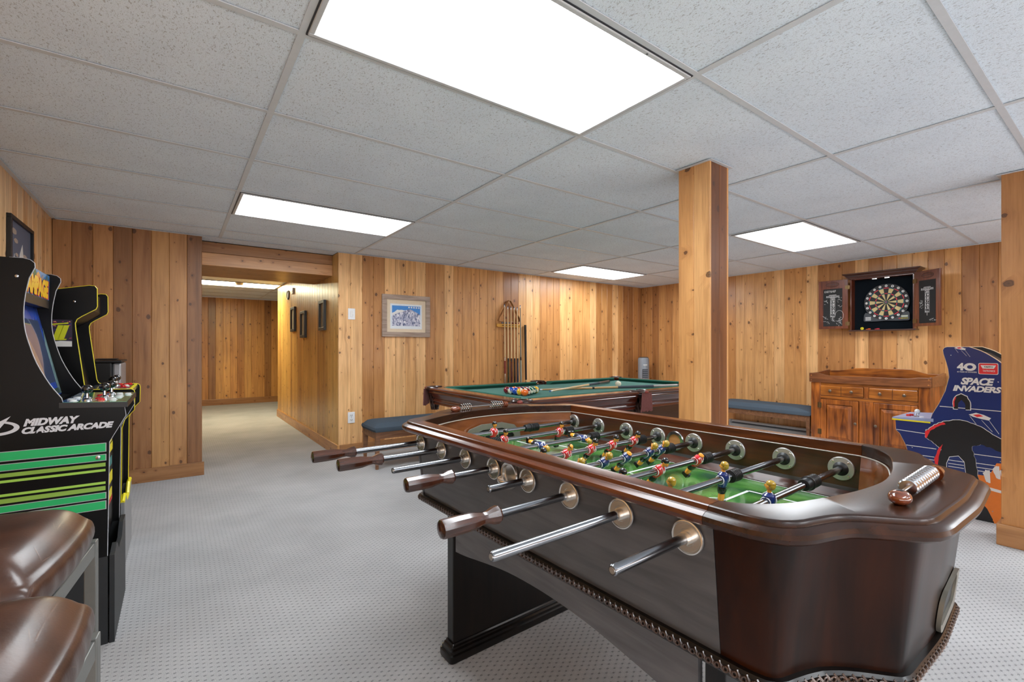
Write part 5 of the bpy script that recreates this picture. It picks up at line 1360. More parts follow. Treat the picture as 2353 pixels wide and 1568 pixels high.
MB().prism(foot, lambda p, d: (-d, p[0], p[1]), 0, 0.026).build('console', M_dgrey, DB, bevel=0.002)
for k in range(3): MB().box(-0.028, -0.026, 0.135, 0.185, -0.190+k*0.014, -0.183+k*0.014).build('speaker_slot', M_white, DB)
MB().box(-0.028, -0.026, -0.185, -0.130, -0.168, -0.150).build('score_screen', plain('lcd', (190, 196, 180), 0.4), DB)
MB().box(-0.0285, -0.026, -0.122, -0.108, -0.185, -0.177).build('button', M_red, DB, bevel=0.001)
for k in range(5): MB().box(-0.0285, -0.026, -0.134-k*0.013, -0.126-k*0.013, -0.184, -0.177).build('button', M_yellow, DB, bevel=0.001)
order = [20, 1, 18, 4, 13, 6, 10, 15, 2, 17, 3, 19, 7, 16, 8, 11, 14, 9, 12, 5]
for k, num in enumerate(order):
    ac = PI/2-k*2*PI/20
    seg = MB()
    def sector(r0, r1, m, gap=0.0014):
        n = 4; da = PI/20
        pts = []
        for rr_, rev in ((r0, False), (r1, True)):
            g_ = gap/rr_ if rr_ > 0.01 else 0
            aa = [ac-da+g_+(2*da-2*g_)*i_/n for i_ in range(n+1)]
            if rev: aa = aa[::-1]
            pts += [(rr_*math.cos(a), rr_*math.sin(a)) for a in aa]
        seg.prism(pts, lambda p, d: (-d, -p[0], p[1]), 0.022, 0.026, m)
    # seen from the room +y is to the left
    odd = k % 2
    sector(0.016, 0.088, 1 if odd else 0); sector(0.090, 0.098, 3 if odd else 2); sector(0.100, 0.147, 1 if odd else 0); sector(0.149, 0.157, 3 if odd else 2)
    seg.build('segment', [M_dblk, M_dcream, M_dred, M_dteal], DB)
    cx_, cz_ = 0.177*math.cos(ac), 0.177*math.sin(ac)
    dk = MB().cyl((-0.021, -cx_, cz_), (-0.0228, -cx_, cz_), 0.0125, n=14).build('number_disc', M_white, DB)
    wd_ = 0.009*len(str(num))
    text(str(num), M_dblk, dk, (-0.0230, -cx_+wd_/2, cz_-0.006), (0, -1, 0), (0, 0, 1), wd_, 0.012, bold=0.02)
MB().cyl((-0.02, 0, 0), (-0.027, 0, 0), 0.0135, n=20).build('outer_bull', M_dteal, DB); MB().cyl((-0.02, 0, 0), (-0.029, 0, 0), 0.006, n=14).build('bull', M_dred, DB)
# darts and chalk bits lying on the cabinet floor
def dart(y, col, label, shape='dart'):
    o = MB()
    if shape == 'box':
        o = MB().loft([[(0.02*math.cos(a*PI/3), 0.022*math.cos(a*PI/3+0)*0+0.0, 0) for a in range(6)]]*2) if False else MB().cyl((-0.006, 0, 0.016), (0.006, 0, 0.016), 0.016, n=6)
        ob = o.build('marker', col)
        t = text('7', M_dblk, ob, (-0.0065, 0.006, 0.008), (0, -1, 0), (0, 0, 1), 0.012, 0.016, bold=0.03)
    else:
        o.cyl((0, 0.02, 0.006), (0, -0.02, 0.006), 0.004, 0.003, 8)
        for s in (0, 1): o.box(-0.010 if s else -0.0006, 0.010 if s else 0.0006, -0.022, 0.004, 0.0055 if s else -0.002+0.002, 0.0067 if s else 0.014)
        o.box(-0.003, 0.003, 0.004, 0.016, 0.003, 0.009)
        ob = o.build('dart', col)
    ob.location = (X1-0.09, y, 1.62+zb_+0.0005)
    tag(ob, label, 'dart' if shape == 'dart' else 'marker')
dart(0.30, M_yellow, 'yellow marker with a 7 on the dart cabinet floor', 'box')
dart(0.245, plain('orange_flight', (226, 96, 24), 0.5), 'orange dart lying on the dart cabinet floor')
dart(0.165, M_dred, 'small red dart lying on the dart cabinet floor')

# ------------------------------------------------------------------ blue arcade machine (right)
M_blue = plain('navy_side_art', (24, 44, 104), 0.28, coat=0.3, noise=0.02)
M_orange = plain('orange_print', (226, 122, 40), 0.3); M_blackp = plain('black_print', (28, 28, 30), 0.3); M_whitep = plain('white_art_print', (222, 220, 216), 0.35)
M_tan_edge = plain('tan_edge', (206, 176, 140), 0.5)
SI = empty('arcade_cabinet', (3.96, -0.90, 0), label='navy blue arcade machine with rocket art beside the right post', cat='arcade machine')
front = [(-0.555, 0.0), (-0.552, 0.40), (-0.545, 0.43), (-0.510, 0.510), (-0.488, 0.533), (-0.484, 0.610), (-0.675, 0.618), (-0.690, 0.672), (-0.726, 0.751), (-0.758, 0.84), (-0.777, 0.935), (-0.772, 0.99), (-0.763, 1.035), (-0.748, 1.095), (-0.745, 1.120), (-0.752, 1.136), (-0.766, 1.1415), (-0.874, 1.141)]
top = [(p.x, p.y) for p in catmull([Vector(a+(0,)) for a in ((-0.874, 1.141), (-0.93, 1.115), (-0.98, 1.078), (-1.027, 1.032), (-1.07, 0.96), (-1.10, 0.87))], 4)]
prof = front+top[1:]+[(-1.10, 0.0)]
yo = 0.90
G = lambda p, d: (d, p[0]+yo, p[1])
for xa in (0.0, 0.42): 
    MB().prism(prof, G, xa, xa+0.018).build('side_panel', M_blue if xa == 0 else M_black, SI)
MB().tube([(0.009, y+yo, z) for y, z in front[1:]+top[1:]], 0.0045, 6).build('edge_trim', M_tan_edge, SI, True)
MB().tube([(0.429, y+yo, z) for y, z in front[1:]+top[1:]], 0.0045, 6).build('edge_trim', M_tan_edge, SI, True)
MB().prism([(-0.57, 0.02), (-0.57, 0.42), (-0.53, 0.52), (-0.53, 0.60), (-0.72, 0.64), (-0.76, 0.72), (-0.80, 0.90), (-0.795, 1.0), (-0.775, 1.09), (-0.83, 1.12), (-0.92, 1.10), (-1.0, 1.04), (-1.08, 0.9), (-1.08, 0.02)], G, 0.018, 0.42).build('inner_body', M_black, SI)
dk = MB().add([(-0.004, -0.466+yo, 0.621), (-0.004, -0.680+yo, 0.618), (0.44, -0.680+yo, 0.676), (0.44, -0.466+yo, 0.621), (0, 0, 0)], [])
dk = MB().prism([(-0.466, 0.610), (-0.466, 0.626), (-0.695, 0.640), (-0.695, 0.618)], G, -0.004, 0.442).build('control_deck', plain('deck_print', (150, 162, 196), 0.3, noise=0.25, nscale=20), SI)
MB().box(-0.005, 0.443, -0.4665+yo, -0.464+yo, 0.608, 0.620).build('deck_edge', M_yellow, SI)
MB().box(-0.005, -0.0035, -0.680+yo, -0.464+yo, 0.606, 0.616).build('deck_edge', M_yellow, SI)
MB().cyl((0.10, -0.585+yo, 0.633), (0.10, -0.585+yo, 0.660), 0.005, n=8).cyl((0.10, -0.585+yo, 0.632), (0.10, -0.585+yo, 0.636), 0.02, n=16).build('joystick_shaft', M_chrome, SI, True)
MB().ell((0.10, -0.585+yo, 0.672), (0.0165,)*3, 16, 10).build('joystick_ball', M_whitepl, SI, True)
for (x, y, mt) in ((0.12, -0.53, M_red), (0.15, -0.54, M_red), (0.05, -0.62, M_whitepl), (0.30, -0.54, M_whitepl)):
    MB().cyl((x, y+yo, 0.628), (x, y+yo, 0.643), 0.014, 0.013, 16).build('button', mt, SI, True)
# side art, flat prints
def art(pts, mat, d, name='art'): return poly(pts, lambda p, q: (-q, p[0]+yo, p[1]), 0.0002, d, mat, SI, name)
for (a, b) in (((-0.489, 0.537), (-0.66, 0.529)), ((-0.546, 0.432), (-0.71, 0.431)), ((-0.56, 0.372), (-0.70, 0.373)), ((-0.56, 0.349), (-0.70, 0.351)), ((-0.885, 0.431), (-1.09, 0.430)), ((-0.89, 0.373), (-1.09, 0.374)), ((-0.89, 0.346), (-1.09, 0.348)),
               ((-0.89, 0.324), (-1.09, 0.326)), ((-0.728, 0.731), (-1.09, 0.727)), ((-0.775, 0.367), (-0.85, 0.369)), ((-0.775, 0.344), (-0.853, 0.347)), ((-0.56, 0.326), (-0.70, 0.327))):
    art([(a[0], a[1]-0.0022), (b[0], b[1]-0.0022), (b[0], b[1]+0.0022), (a[0], a[1]+0.0022)], M_whitep, 0.0006, 'stripe')
art([(-0.558, 0.0), (-0.56, 0.20), (-0.66, 0.24), (-0.78, 0.25), (-0.902, 0.299), (-0.941, 0.298), (-0.978, 0.324), (-1.003, 0.391), (-1.095, 0.40), (-1.095, 0.0)], M_orange, 0.0008, 'ground')
def jag(pts, amp, n=5, seed=1):
    rd = random.Random(seed); out = []
    N = len(pts)
    for i in range(N):
        a = Vector(pts[i]); b = Vector(pts[(i+1) % N]); d = b-a; nn = Vector((-d.y, d.x)).normalized()
        for k in range(n):
            q = a.lerp(b, k/n)+nn*rd.uniform(-amp, amp); out.append((q.x, q.y))
    return out
# plain craggy rock arch in place of the printed creature
rock = [(-0.70, 0.235), (-0.712, 0.36), (-0.735, 0.43), (-0.70, 0.47), (-0.655, 0.50), (-0.66, 0.555), (-0.70, 0.60), (-0.76, 0.635), (-0.85, 0.648), (-0.93, 0.615), (-1.0, 0.565), (-1.09, 0.52), (-1.09, 0.44), (-1.0, 0.475), (-0.93, 0.50), (-0.885, 0.475), (-0.91, 0.38), (-0.925, 0.235)]
import itertools
def grow(pts, s):
    cx_ = sum(p[0] for p in pts)/len(pts); cz_ = sum(p[1] for p in pts)/len(pts)
    return [(cx_+(p[0]-cx_)*s, cz_+(p[1]-cz_)*s) for p in pts]
jr_ = jag(rock, 0.004, 5, 3)
art(grow(jr_, 1.022), M_whitep, 0.0010, 'rock_outline'); art(jr_, M_blackp, 0.0012, 'rock_arch')
art(jag([(-0.745, 0.622), (-0.69, 0.585), (-0.652, 0.545), (-0.650, 0.50), (-0.662, 0.502), (-0.675, 0.55), (-0.72, 0.59), (-0.76, 0.612)], 0.002, 4, 5), M_red, 0.0014, 'red_edge')
art(jag([(-0.745, 0.47), (-0.725, 0.40), (-0.718, 0.31), (-0.705, 0.30), (-0.700, 0.36), (-0.722, 0.44)], 0.002, 4, 6), M_red, 0.0014, 'red_edge')
hol = [(-0.765, 0.27), (-0.765, 0.343), (-0.779, 0.388), (-0.823, 0.402), (-0.85, 0.369), (-0.857, 0.30), (-0.85, 0.27)]
art(grow(hol, 1.06), M_whitep, 0.0014, 'hole_outline'); art(hol, M_blue, 0.0016, 'hole')
for z in (0.368, 0.345, 0.325): art([(-0.772, z-0.002), (-0.85, z-0.002), (-0.85, z+0.002), (-0.772, z+0.002)], M_whitep, 0.0018, 'stripe')
# small rock arch
sr = [(-0.800, 0.722), (-0.797, 0.770), (-0.808, 0.805), (-0.836, 0.824), (-0.864, 0.808), (-0.879, 0.770), (-0.880, 0.722), (-0.858, 0.722), (-0.855, 0.762), (-0.838, 0.785), (-0.822, 0.762), (-0.822, 0.722)]
art(grow(jag(sr, 0.0015, 3, 8), 1.10), M_whitep, 0.0010, 'rock_outline'); art(jag(sr, 0.0015, 3, 8), M_blackp, 0.0012, 'rock_arch')
art([(-0.797, 0.735), (-0.796, 0.770), (-0.806, 0.802), (-0.812, 0.800), (-0.803, 0.770), (-0.804, 0.735)], M_red, 0.0014, 'red_edge')
for (sx_, sy_, sc_) in ((-0.873, 0.690, 1.0), (-0.802, 1.136, 0.55)):
    q = lambda pts: [(sx_-p[0]*sc_, sy_+p[1]*sc_) for p in pts]
    art(q([(0, 0), (0.035, 0.016), (0.07, 0.006), (0.105, -0.012), (0.095, -0.028), (0.06, -0.022), (0.02, -0.012)]), M_whitep, 0.0010, 'rocket')
    art(q([(0.02, 0.001), (0.05, 0.008), (0.07, -0.004), (0.04, -0.012)]), M_red, 0.0012, 'rocket_band')
    for (x0_, z0_, x1_, z1_) in ((0.005, -0.01, 0.035, -0.06), (0.06, -0.03, 0.11, -0.10), (0.095, -0.028, 0.14, -0.11)):
        art(q([(x0_, z0_), (x1_, z1_), (x1_+0.002, z1_+0.001), (x0_+0.002, z0_)]), M_whitep, 0.0008, 'rocket_trail')
rd = random.Random(4)
for k in range(24):                                    # black strata cracks in the ground
    y = rd.uniform(-1.08, -0.80); z = rd.uniform(0.02, 0.22); l_ = rd.uniform(0.02, 0.06)
    art([(y, z), (y-l_*0.3, z-l_*0.75), (y-l_*0.34, z-l_*0.85), (y-l_*0.12, z-l_*0.3)], M_blackp, 0.0010, 'crack')
art(jag([(-0.83, 0.0), (-0.90, 0.10), (-0.93, 0.135), (-0.985, 0.03), (-0.99, 0.0)], 0.004, 4, 9), M_blackp, 0.0010, 'crack')
art(jag([(-0.88, 0.215), (-0.95, 0.212), (-1.09, 0.195), (-1.09, 0.208), (-0.97, 0.226), (-0.90, 0.228)], 0.002, 3, 10), M_whitep, 0.0011, 'ridge')
for (yy_, zz_) in ((-0.955, 0.335), (-1.0, 0.37), (-1.03, 0.36)):
    art(jag([(yy_, zz_-0.075), (yy_+0.014, zz_-0.02), (yy_+0.004, zz_), (yy_-0.014, zz_+0.004), (yy_-0.02, zz_-0.08)], 0.003, 3, int(-yy_*1000)), M_whitep, 0.0012, 'pale_crag')
sx0 = -0.0006
RT = (0, -1, 0); UP = (0, 0, 1)
text('SPACE', M_whitep, SI, (sx0-.001, -0.834+yo, 0.889), RT, UP, 0.160, 0.048, bold=0.045, shear=0.25, spacing=0.92)
text('INVADERS', M_whitep, SI, (sx0-.001, -0.795+yo, 0.843), RT, UP, 0.232, 0.040, bold=0.045, shear=0.25, spacing=0.92)
text('4', M_whitep, SI, (sx0-.001, -0.816+yo, 0.984), RT, UP, 0.034, 0.050, bold=0.06)
art([(-0.879+0.030*math.cos(2*PI*k/24), 1.008+0.026*math.sin(2*PI*k/24)) for k in range(24)], M_whitep, 0.0010, 'emblem')
art([(-0.879+0.014*math.cos(2*PI*k/24), 1.008+0.012*math.sin(2*PI*k/24)) for k in range(24)], M_blue, 0.0012, 'emblem_centre')
text('40 YEARS OF INVADERS', M_whitep, SI, (sx0-.001, -0.816+yo, 0.970), RT, UP, 0.096, 0.008, bold=0.02)
bx_ = rrect(0.046, 0.037, 0.008)
art([(-0.965+p[0], 0.999+p[1]) for p in bx_], M_whitep, 0.0010, 'badge_border'); art([(-0.965+p[0]*0.94, 0.999+p[1]*0.92) for p in bx_], M_red, 0.0012, 'badge')
art([(-0.965+0.036, 1.022), (-0.965-0.036, 1.022), (-0.965-0.026, 1.000), (-0.965+0.026, 1.000)], M_whitep, 0.0014, 'badge_plate')
text('TAITO', M_blackp, SI, (-0.0018, -0.945+yo, 1.006), RT, UP, 0.042, 0.010, bold=0.03); text('TAITRONICS', M_whitep, SI, (-0.0018, -0.940+yo, 0.979), RT, UP, 0.056, 0.012, bold=0.02)
for (y, z) in ((-0.785, 1.085), (-1.01, 0.915), (-0.58, 0.42), (-1.02, 0.405), (-0.985, 0.075)):
    MB().ell((-0.001, y+yo, z), (0.002, 0.0035, 0.0035), 8, 5).build('screw_cap', M_chrome, SI, True)

# ------------------------------------------------------------------ arcade machines on the left
M_cab = plain('matt_black_cabinet', (5, 6, 8), 0.36, spec=0.22, noise=0.25, nscale=6)
M_riser = plain('charcoal_riser', (30, 33, 36), 0.5, noise=0.15)
M_edge_w = plain('grey_t_moulding', (196, 196, 200), 0.4)
M_green1 = plain('green_stripe', (34, 176, 102), 0.4, noise=0.03); M_olive = plain('olive_stripe', (138, 176, 72), 0.4, noise=0.03); M_lime = plain('lime_stripe', (160, 205, 84), 0.4, noise=0.03); M_silver = plain('silver_line', (176, 178, 182), 0.4)
M_lbl = plain('silver_lettering', (204, 206, 212), 0.4)
AR = empty('arcade_cabinet', (-0.80, 1.0, 0), label='black arcade machine with green stripes and lettering, nearest on the left', cat='arcade machine')
ax0, ay0 = -0.80, 1.0
y0a, y1a = 0.764, 1.24
curve = catmull([Vector(p+(0,)) for p in ((-0.751, 1.385), (-0.761, 1.322), (-0.765, 1.26), (-0.762, 1.204), (-0.752, 1.152), (-0.732, 1.08), (-0.698, 1.002), (-0.667, 0.950))], 3)
fr1 = [(-0.80, 1.454), (-0.765, 1.4545), (-0.747, 1.450), (-0.737, 1.440), (-0.736, 1.425)]+[(p.x, p.y) for p in curve]+[(-0.662, 0.930), (-0.490, 0.922), (-0.484, 0.872), (-0.533, 0.774), (-0.539, 0.335)]
sidep = fr1+[(-1.06, 0.335), (-1.06, 1.454)]
F1 = lambda p, d: (p[0]-ax0, d-ay0, p[1])
for ya in (y0a, y1a-0.016):
    s_ = MB().prism(sidep, F1, ya, ya+0.016).build('side_panel', M_cab, AR)
    MB().tube([F1(p, ya+0.0075) for p in fr1], 0.0019, 6).build('edge_trim', M_edge_w, AR, True)
MB().prism([(-0.56, 0.34), (-0.556, 0.76), (-0.52, 0.87), (-0.53, 0.905), (-0.70, 0.915), (-0.70, 0.93), (-0.735, 0.935), (-0.85, 1.31), (-0.79, 1.32), (-0.79, 1.44), (-1.05, 1.44), (-1.05, 0.34)], F1, y0a+0.016, y1a-0.016).build('inner_body', M_cab, AR)
ab = lambda n, x0, x1, y0, y1, z0, z1, mt, bv=0, par=AR: MB().box(x0-ax0, x1-ax0, y0-ay0, y1-ay0, z0, z1).build(n, mt, par, bevel=bv)
# marquee
mq = lambda p, d: (-0.772-ax0+(p[1]-1.325)*0.02+d, p[0]-ay0, p[1])
MB().prism([(y0a+0.016, 1.320), (y1a-0.016, 1.320), (y1a-0.016, 1.446), (y0a+0.016, 1.446)], mq, -0.01, 0.0).build('marquee', plain('marquee_blue', (62, 128, 190), 0.3, noise=0.1, nscale=9), AR)
MB().prism([(y0a+0.016, 1.305), (y1a-0.016, 1.305), (y1a-0.016, 1.340), (y0a+0.016, 1.340)], mq, 0.0, 0.001).build('marquee_band', M_black, AR)
MB().prism([(y0a+0.016, 1.305), (y1a-0.016, 1.305), (y1a-0.016, 1.322), (y0a+0.016, 1.322)], lambda p, d: (-0.772-ax0-0.10+d*0.1, p[0]-ay0, p[1]), 0, 1.0).build('hood_soffit', M_cab, AR)
for (y, z, w_, h_, mt) in ((0.90, 1.405, 0.045, 0.035, M_skin), (0.965, 1.40, 0.03, 0.045, plain('green_patch', (74, 110, 66), 0.4)), (1.02, 1.405, 0.04, 0.035, M_skin), (1.17, 1.385, 0.035, 0.06, plain('teal_patch', (70, 100, 106), 0.4)), (1.09, 1.395, 0.03, 0.04, plain('grey_patch', (120, 120, 128), 0.4))):
    MB().prism([(y+w_*math.cos(a*PI/4), z+h_*math.sin(a*PI/4)) for a in range(8)], mq, 0.0, 0.0008).build('marquee_patch', mt, AR)
text('RAMPAGE', M_red, AR, mq((0.794, 1.341), 0.0018), (0, 1, 0), (0.02, 0, 1), 0.405, 0.080, bold=0.09)
text('RAMPAGE', plain('yellow_letters', (246, 196, 24), 0.3), AR, mq((0.790, 1.344), 0.0024), (0, 1, 0), (0.02, 0, 1), 0.395, 0.075, bold=0.07)
# screen surround with art
def scr_pt(y, z, d): return (-0.814-ax0+(1.321-z)/(1.321-0.929)*0.082+d, y-ay0, z)
SC = lambda p, d: scr_pt(p[0], p[1], d)
so = MB().prism([(y0a+0.016, 0.935), (y1a-0.016, 0.935), (y1a-0.016, 1.318), (y0a+0.016, 1.318)], SC, -0.004, 0.001).build('bezel', plain('bezel_blue', (40, 74, 168), 0.25, noise=0.3, nscale=6), AR)
MB().prism([(0.815, 0.99), (1.175, 0.99), (1.175, 1.25), (0.815, 1.25)], SC, 0.001, 0.002).build('screen', plain('screen_glass', (74, 92, 132), 0.08, coat=0.8, noise=0.3, nscale=5), so)
MB().prism([(0.80, 1.0), (0.86, 0.98), (1.03, 0.985), (1.0, 1.08), (0.93, 1.17), (0.86, 1.215), (0.80, 1.215)], SC, 0.002, 0.0026).build('beige_patch', plain('beige_patch', (188, 158, 138), 0.12, coat=0.6, noise=0.08, nscale=9), so)
MB().prism([(1.178, 0.94), (1.222, 0.94), (1.222, 1.22), (1.178, 1.15)], SC, 0.002, 0.0026).build('teal_patch', plain('teal_art', (118, 148, 152), 0.3, noise=0.5, nscale=50), so)
MB().prism([(0.785, 0.94), (1.20, 0.94), (1.20, 0.965), (0.785, 0.965)], SC, 0.002, 0.0026).build('art_patch', plain('dark_art', (52, 72, 70), 0.3, noise=0.6, nscale=60), so)
# control deck
def deck_pt(p, d): return (p[0]-ax0, p[1]-ay0, 0.934-(p[0]+0.667)*0.05+d)
M_dk_g = plain('deck_green', (52, 160, 112), 0.12, coat=0.7, noise=0.2, nscale=30); M_dk_b = plain('deck_blue', (66, 116, 180), 0.12, coat=0.7, noise=0.2, nscale=30); M_dk_w = plain('deck_pale', (186, 196, 206), 0.12, coat=0.7, noise=0.3, nscale=60)
DK = MB().prism([(-0.672, y0a-0.003), (-0.478, y0a-0.003), (-0.478, y1a+0.003), (-0.672, y1a+0.003)], deck_pt, -0.020, 0.0).build('control_deck', M_black, AR)
MB().prism([(-0.67, y0a), (-0.481, y0a), (-0.481, y1a), (-0.67, y1a)], deck_pt, 0.0, 0.0008).build('deck_print', M_dk_g, DK)
for (pts, mt) in (([(-0.67, y0a), (-0.64, y0a), (-0.60, 1.0), (-0.67, 1.05)], M_dk_b), ([(-0.67, 0.95), (-0.645, 0.93), (-0.635, 1.2), (-0.67, 1.22)], M_dk_w), ([(-0.60, y0a), (-0.592, y0a), (-0.57, 0.95), (-0.578, 1.0)], M_dk_w)):
    MB().prism(pts, deck_pt, 0.0008, 0.0014).build('deck_patch', mt, DK)
def stick(x, y, par, base_z, px, py, col=M_black):
    b = MB().cyl((x-px, y-py, base_z), (x-px, y-py, base_z+0.036), 0.0055, n=10).lathe((x-px, y-py, base_z), (x-px, y-py, base_z+0.012), [(0, 0.017), (0.6, 0.015), (1, 0.008)], 16)
    s_ = b.build('joystick', M_chrome, par, True)
    MB().ell((x-px, y-py, base_z+0.046), (0.0185, 0.0185, 0.0175), 18, 12).build('ball_top', col, s_, True)
M_gloss = plain('gloss_black_ball', (12, 13, 15), 0.08, coat=0.8)
for (x, y) in ((-0.603, 0.826), (-0.562, 0.935), (-0.553, 1.085)): stick(x, y, AR, 0.930, ax0, ay0, M_gloss)
rb_ = plain('button_red', (214, 32, 40), 0.2, coat=0.4); wb_ = plain('button_white', (222, 226, 226), 0.2, coat=0.4)
def button(x, y, mt, par, z, px, py): MB().lathe((x-px, y-py, z), (x-px, y-py, z+0.012), [(0, 0.0155), (0.45, 0.0155), (0.5, 0.0115), (0.9, 0.011), (1, 0.006)], 16).build('button', mt, par, True)
for i, (x, y, mt) in enumerate(((-0.640, 0.80, wb_), (-0.652, 0.85, wb_), (-0.61, 0.90, wb_), (-0.645, 0.93, wb_), (-0.565, 0.85, rb_), (-0.575, 0.885, rb_), (-0.530, 0.86, wb_), (-0.538, 0.90, wb_), (-0.565, 1.0, rb_), (-0.585, 1.04, rb_), (-0.522, 0.985, wb_), (-0.522, 1.03, wb_), (-0.53, 1.13, wb_), (-0.50, 1.12, wb_), (-0.565, 1.17, rb_))):
    button(x, y, mt, AR, 0.930-(x+0.667)*0.05, ax0, ay0)
# side art: stripes
q1 = lambda pts, mt, d, n='stripe': MB().prism(pts, lambda p, q: (p[0]-ax0, y0a-ay0-q, p[1]), 0.0001, d).build(n, mt, AR)
for (za, zb2, mt, edge) in ((0.770, 0.740, M_green1, 1), (0.727, 0.706, M_green1, 1), (0.696, 0.682, M_olive, 0), (0.672, 0.663, M_lime, 0), (0.624, 0.615, M_lime, 0), (0.607, 0.591, M_olive, 0), (0.581, 0.560, M_green1, 1), (0.549, 0.520, M_green1, 1)):
    e_ = 0.0022
    if edge: q1([(-1.05, zb2-e_), (-0.541, zb2-e_), (-0.541, za+e_), (-1.05, za+e_)], M_silver, 0.0005, 'stripe_edge')
    q1([(-1.05, zb2), (-0.5435, zb2), (-0.5435, za), (-1.05, za)], mt, 0.0009)
text('MIDWAY', M_lbl, AR, (-0.764-ax0, y0a-ay0-0.0002, 0.8555), (1, 0, 0), UP, 0.148, 0.0270, bold=0.06, shear=0.28)
text('CLASSIC ARCADE', M_lbl, AR, (-0.768-ax0, y0a-ay0-0.0002, 0.8285), (1, 0, 0), UP, 0.249, 0.0240, bold=0.06, shear=0.28, spacing=0.95)
# emblem: a swept ring with a slanting blade
el = [(-0.835+0.062*math.cos(2*PI*k/40), 0.8545+0.026*math.sin(2*PI*k/40)) for k in range(40)]; ei = [(-0.837+0.050*math.cos(2*PI*k/40), 0.8555+0.018*math.sin(2*PI*k/40)) for k in range(40)]
MB().loft([[(a-ax0, y0a-ay0-0.0006, b) for a, b in el], [(a-ax0, y0a-ay0-0.0006, b) for a, b in ei]], caps=False).build('emblem_ring', M_lbl, AR)
q1([(-0.855, 0.820), (-0.842, 0.822), (-0.795, 0.895), (-0.870, 0.848), (-0.862, 0.846), (-0.835, 0.856)], M_lbl, 0.0008, 'emblem_blade')
for (x, z, s) in ((-0.780, 1.389, 1), (-0.565, 0.718, 1.4), (-0.65, 0.520, 0.8)):
    MB().ell((x-ax0, y0a-ay0-0.001, z), (0.006*s, 0.003, 0.006*s), 12, 6).build('bolt', M_chrome, AR, True)
# front door art
for (z, y, mt, h_) in ((0.745, 0.80, M_yellow, 0.04), (0.70, 0.83, M_yellow, 0.035), (0.64, 0.80, plain('teal_front', (40, 130, 130), 0.4), 0.035), (0.57, 0.82, M_yellow, 0.045), (0.50, 0.80, M_yellow, 0.04), (0.475, 0.81, M_red, 0.02)):
    ab('front_art', -0.5575, -0.556, y+0.13, y+0.33, z-h_/2, z+h_/2, mt)
# riser
def riser(par, px, py, xf_, ya, yb, mt, trim, top=0.335):
    p = lambda pt, d: (pt[0]-px, d-py, pt[1])
    for y in (ya, yb-0.015): MB().prism([(xf_-0.004, 0), (xf_-0.004, top), (-1.05, top), (-1.05, 0)], p, y, y+0.015).build('riser_side', mt, par)
    fp = [(ya, 0), (yb, 0), (yb, top+0.020), (yb-0.10, top+0.018), (yb-0.17, top-0.03), (ya+0.17, top-0.03), (ya+0.10, top+0.018), (ya+0.03, top+0.004), (ya, top+0.002)]
    f_ = MB().prism(fp, lambda q, d: (xf_+d-px, q[0]-py, q[1]), 0.0, 0.016).build('riser_front', mt, par, bevel=0.001)
    if trim:
        MB().tube([(xf_+0.008-px, q[0]-py, q[1]) for q in fp[2:]], 0.0095, 6).build('riser_trim', trim, par, True)
    return f_
riser(AR, ax0, ay0, -0.533, y0a, y1a, M_riser, None)

# second machine, yellow edging
AS = empty('arcade_cabinet', (-0.80, 1.765, 0), label='black arcade machine with yellow edging, farther on the left', cat='arcade machine')
bx0, by0 = -0.80, 1.765
y0b, y1b = 1.53, 2.0
fr2 = [(-0.96, 1.39), (-0.80, 1.419), (-0.675, 1.447), (-0.656, 1.446), (-0.648, 1.434), (-0.647, 1.345), (-0.652, 1.331), (-0.705, 1.293), (-0.722, 1.278), (-0.729, 1.258), (-0.727, 1.225), (-0.696, 0.952), (-0.688, 0.932), (-0.672, 0.925), (-0.514, 0.920), (-0.503, 0.914), (-0.500, 0.899), (-0.502, 0.812), (-0.540, 0.765), (-0.552, 0.72), (-0.556, 0.335)]
F2 = lambda p, d: (p[0]-bx0, d-by0, p[1])
for ya in (y0b, y1b-0.016):
    MB().prism(fr2+[(-1.06, 0.335), (-1.06, 1.38)], F2, ya, ya+0.016).build('side_panel', M_cab, AS)
    MB().tube([F2(p, ya+0.0065) for p in fr2], 0.0032, 6).build('edge_trim', M_yellow, AS, True)
MB().prism([(-0.575, 0.34), (-0.572, 0.75), (-0.53, 0.83), (-0.53, 0.90), (-0.72, 0.91), (-0.78, 1.25), (-0.75, 1.27), (-0.675, 1.33), (-0.675, 1.42), (-1.05, 1.37), (-1.05, 0.34)], F2, y0b+0.016, y1b-0.016).build('inner_body', M_cab, AS)
# side print
s2 = lambda pts, mt, d, n='side_print': MB().prism(pts, lambda p, q: (p[0]-bx0, y0b-by0-q, p[1]), 0.0001, d).build(n, mt, AS)
s2([(-1.0, 1.14), (-0.738, 1.14), (-0.738, 1.273), (-1.0, 1.273)], plain('side_print_dark', (44, 34, 58), 0.4, noise=0.7, nscale=30), 0.0005)
rd = random.Random(2)
M_pk = plain('pink_print', (196, 44, 110), 0.4); M_pc = plain('peach_print', (226, 150, 120), 0.4); M_nv = plain('navy_print', (40, 50, 140), 0.4)
for k in range(40):
    x = rd.uniform(-0.84, -0.745); z = rd.uniform(1.172, 1.268); w_ = rd.uniform(0.004, 0.012)
    s2([(x, z), (min(x+w_, -0.739), z+rd.uniform(-.003, .003)), (min(x+w_*0.8, -0.739), z+0.004), (x+0.001, z+0.003)], rd.choice([M_pk, M_pc, M_nv, M_pk]), 0.0008+0.00002*k)
s2([(-0.84, 1.142), (-0.739, 1.142), (-0.739, 1.168), (-0.78, 1.170), (-0.84, 1.160)], M_white, 0.0012)
text('II', plain('lime_yellow', (206, 212, 30), 0.4), AS, (-0.808-bx0, y0b-by0-0.0022, 1.178), (1, 0, 0), UP, 0.060, 0.068, bold=0.03, shear=0.2, spacing=0.8)
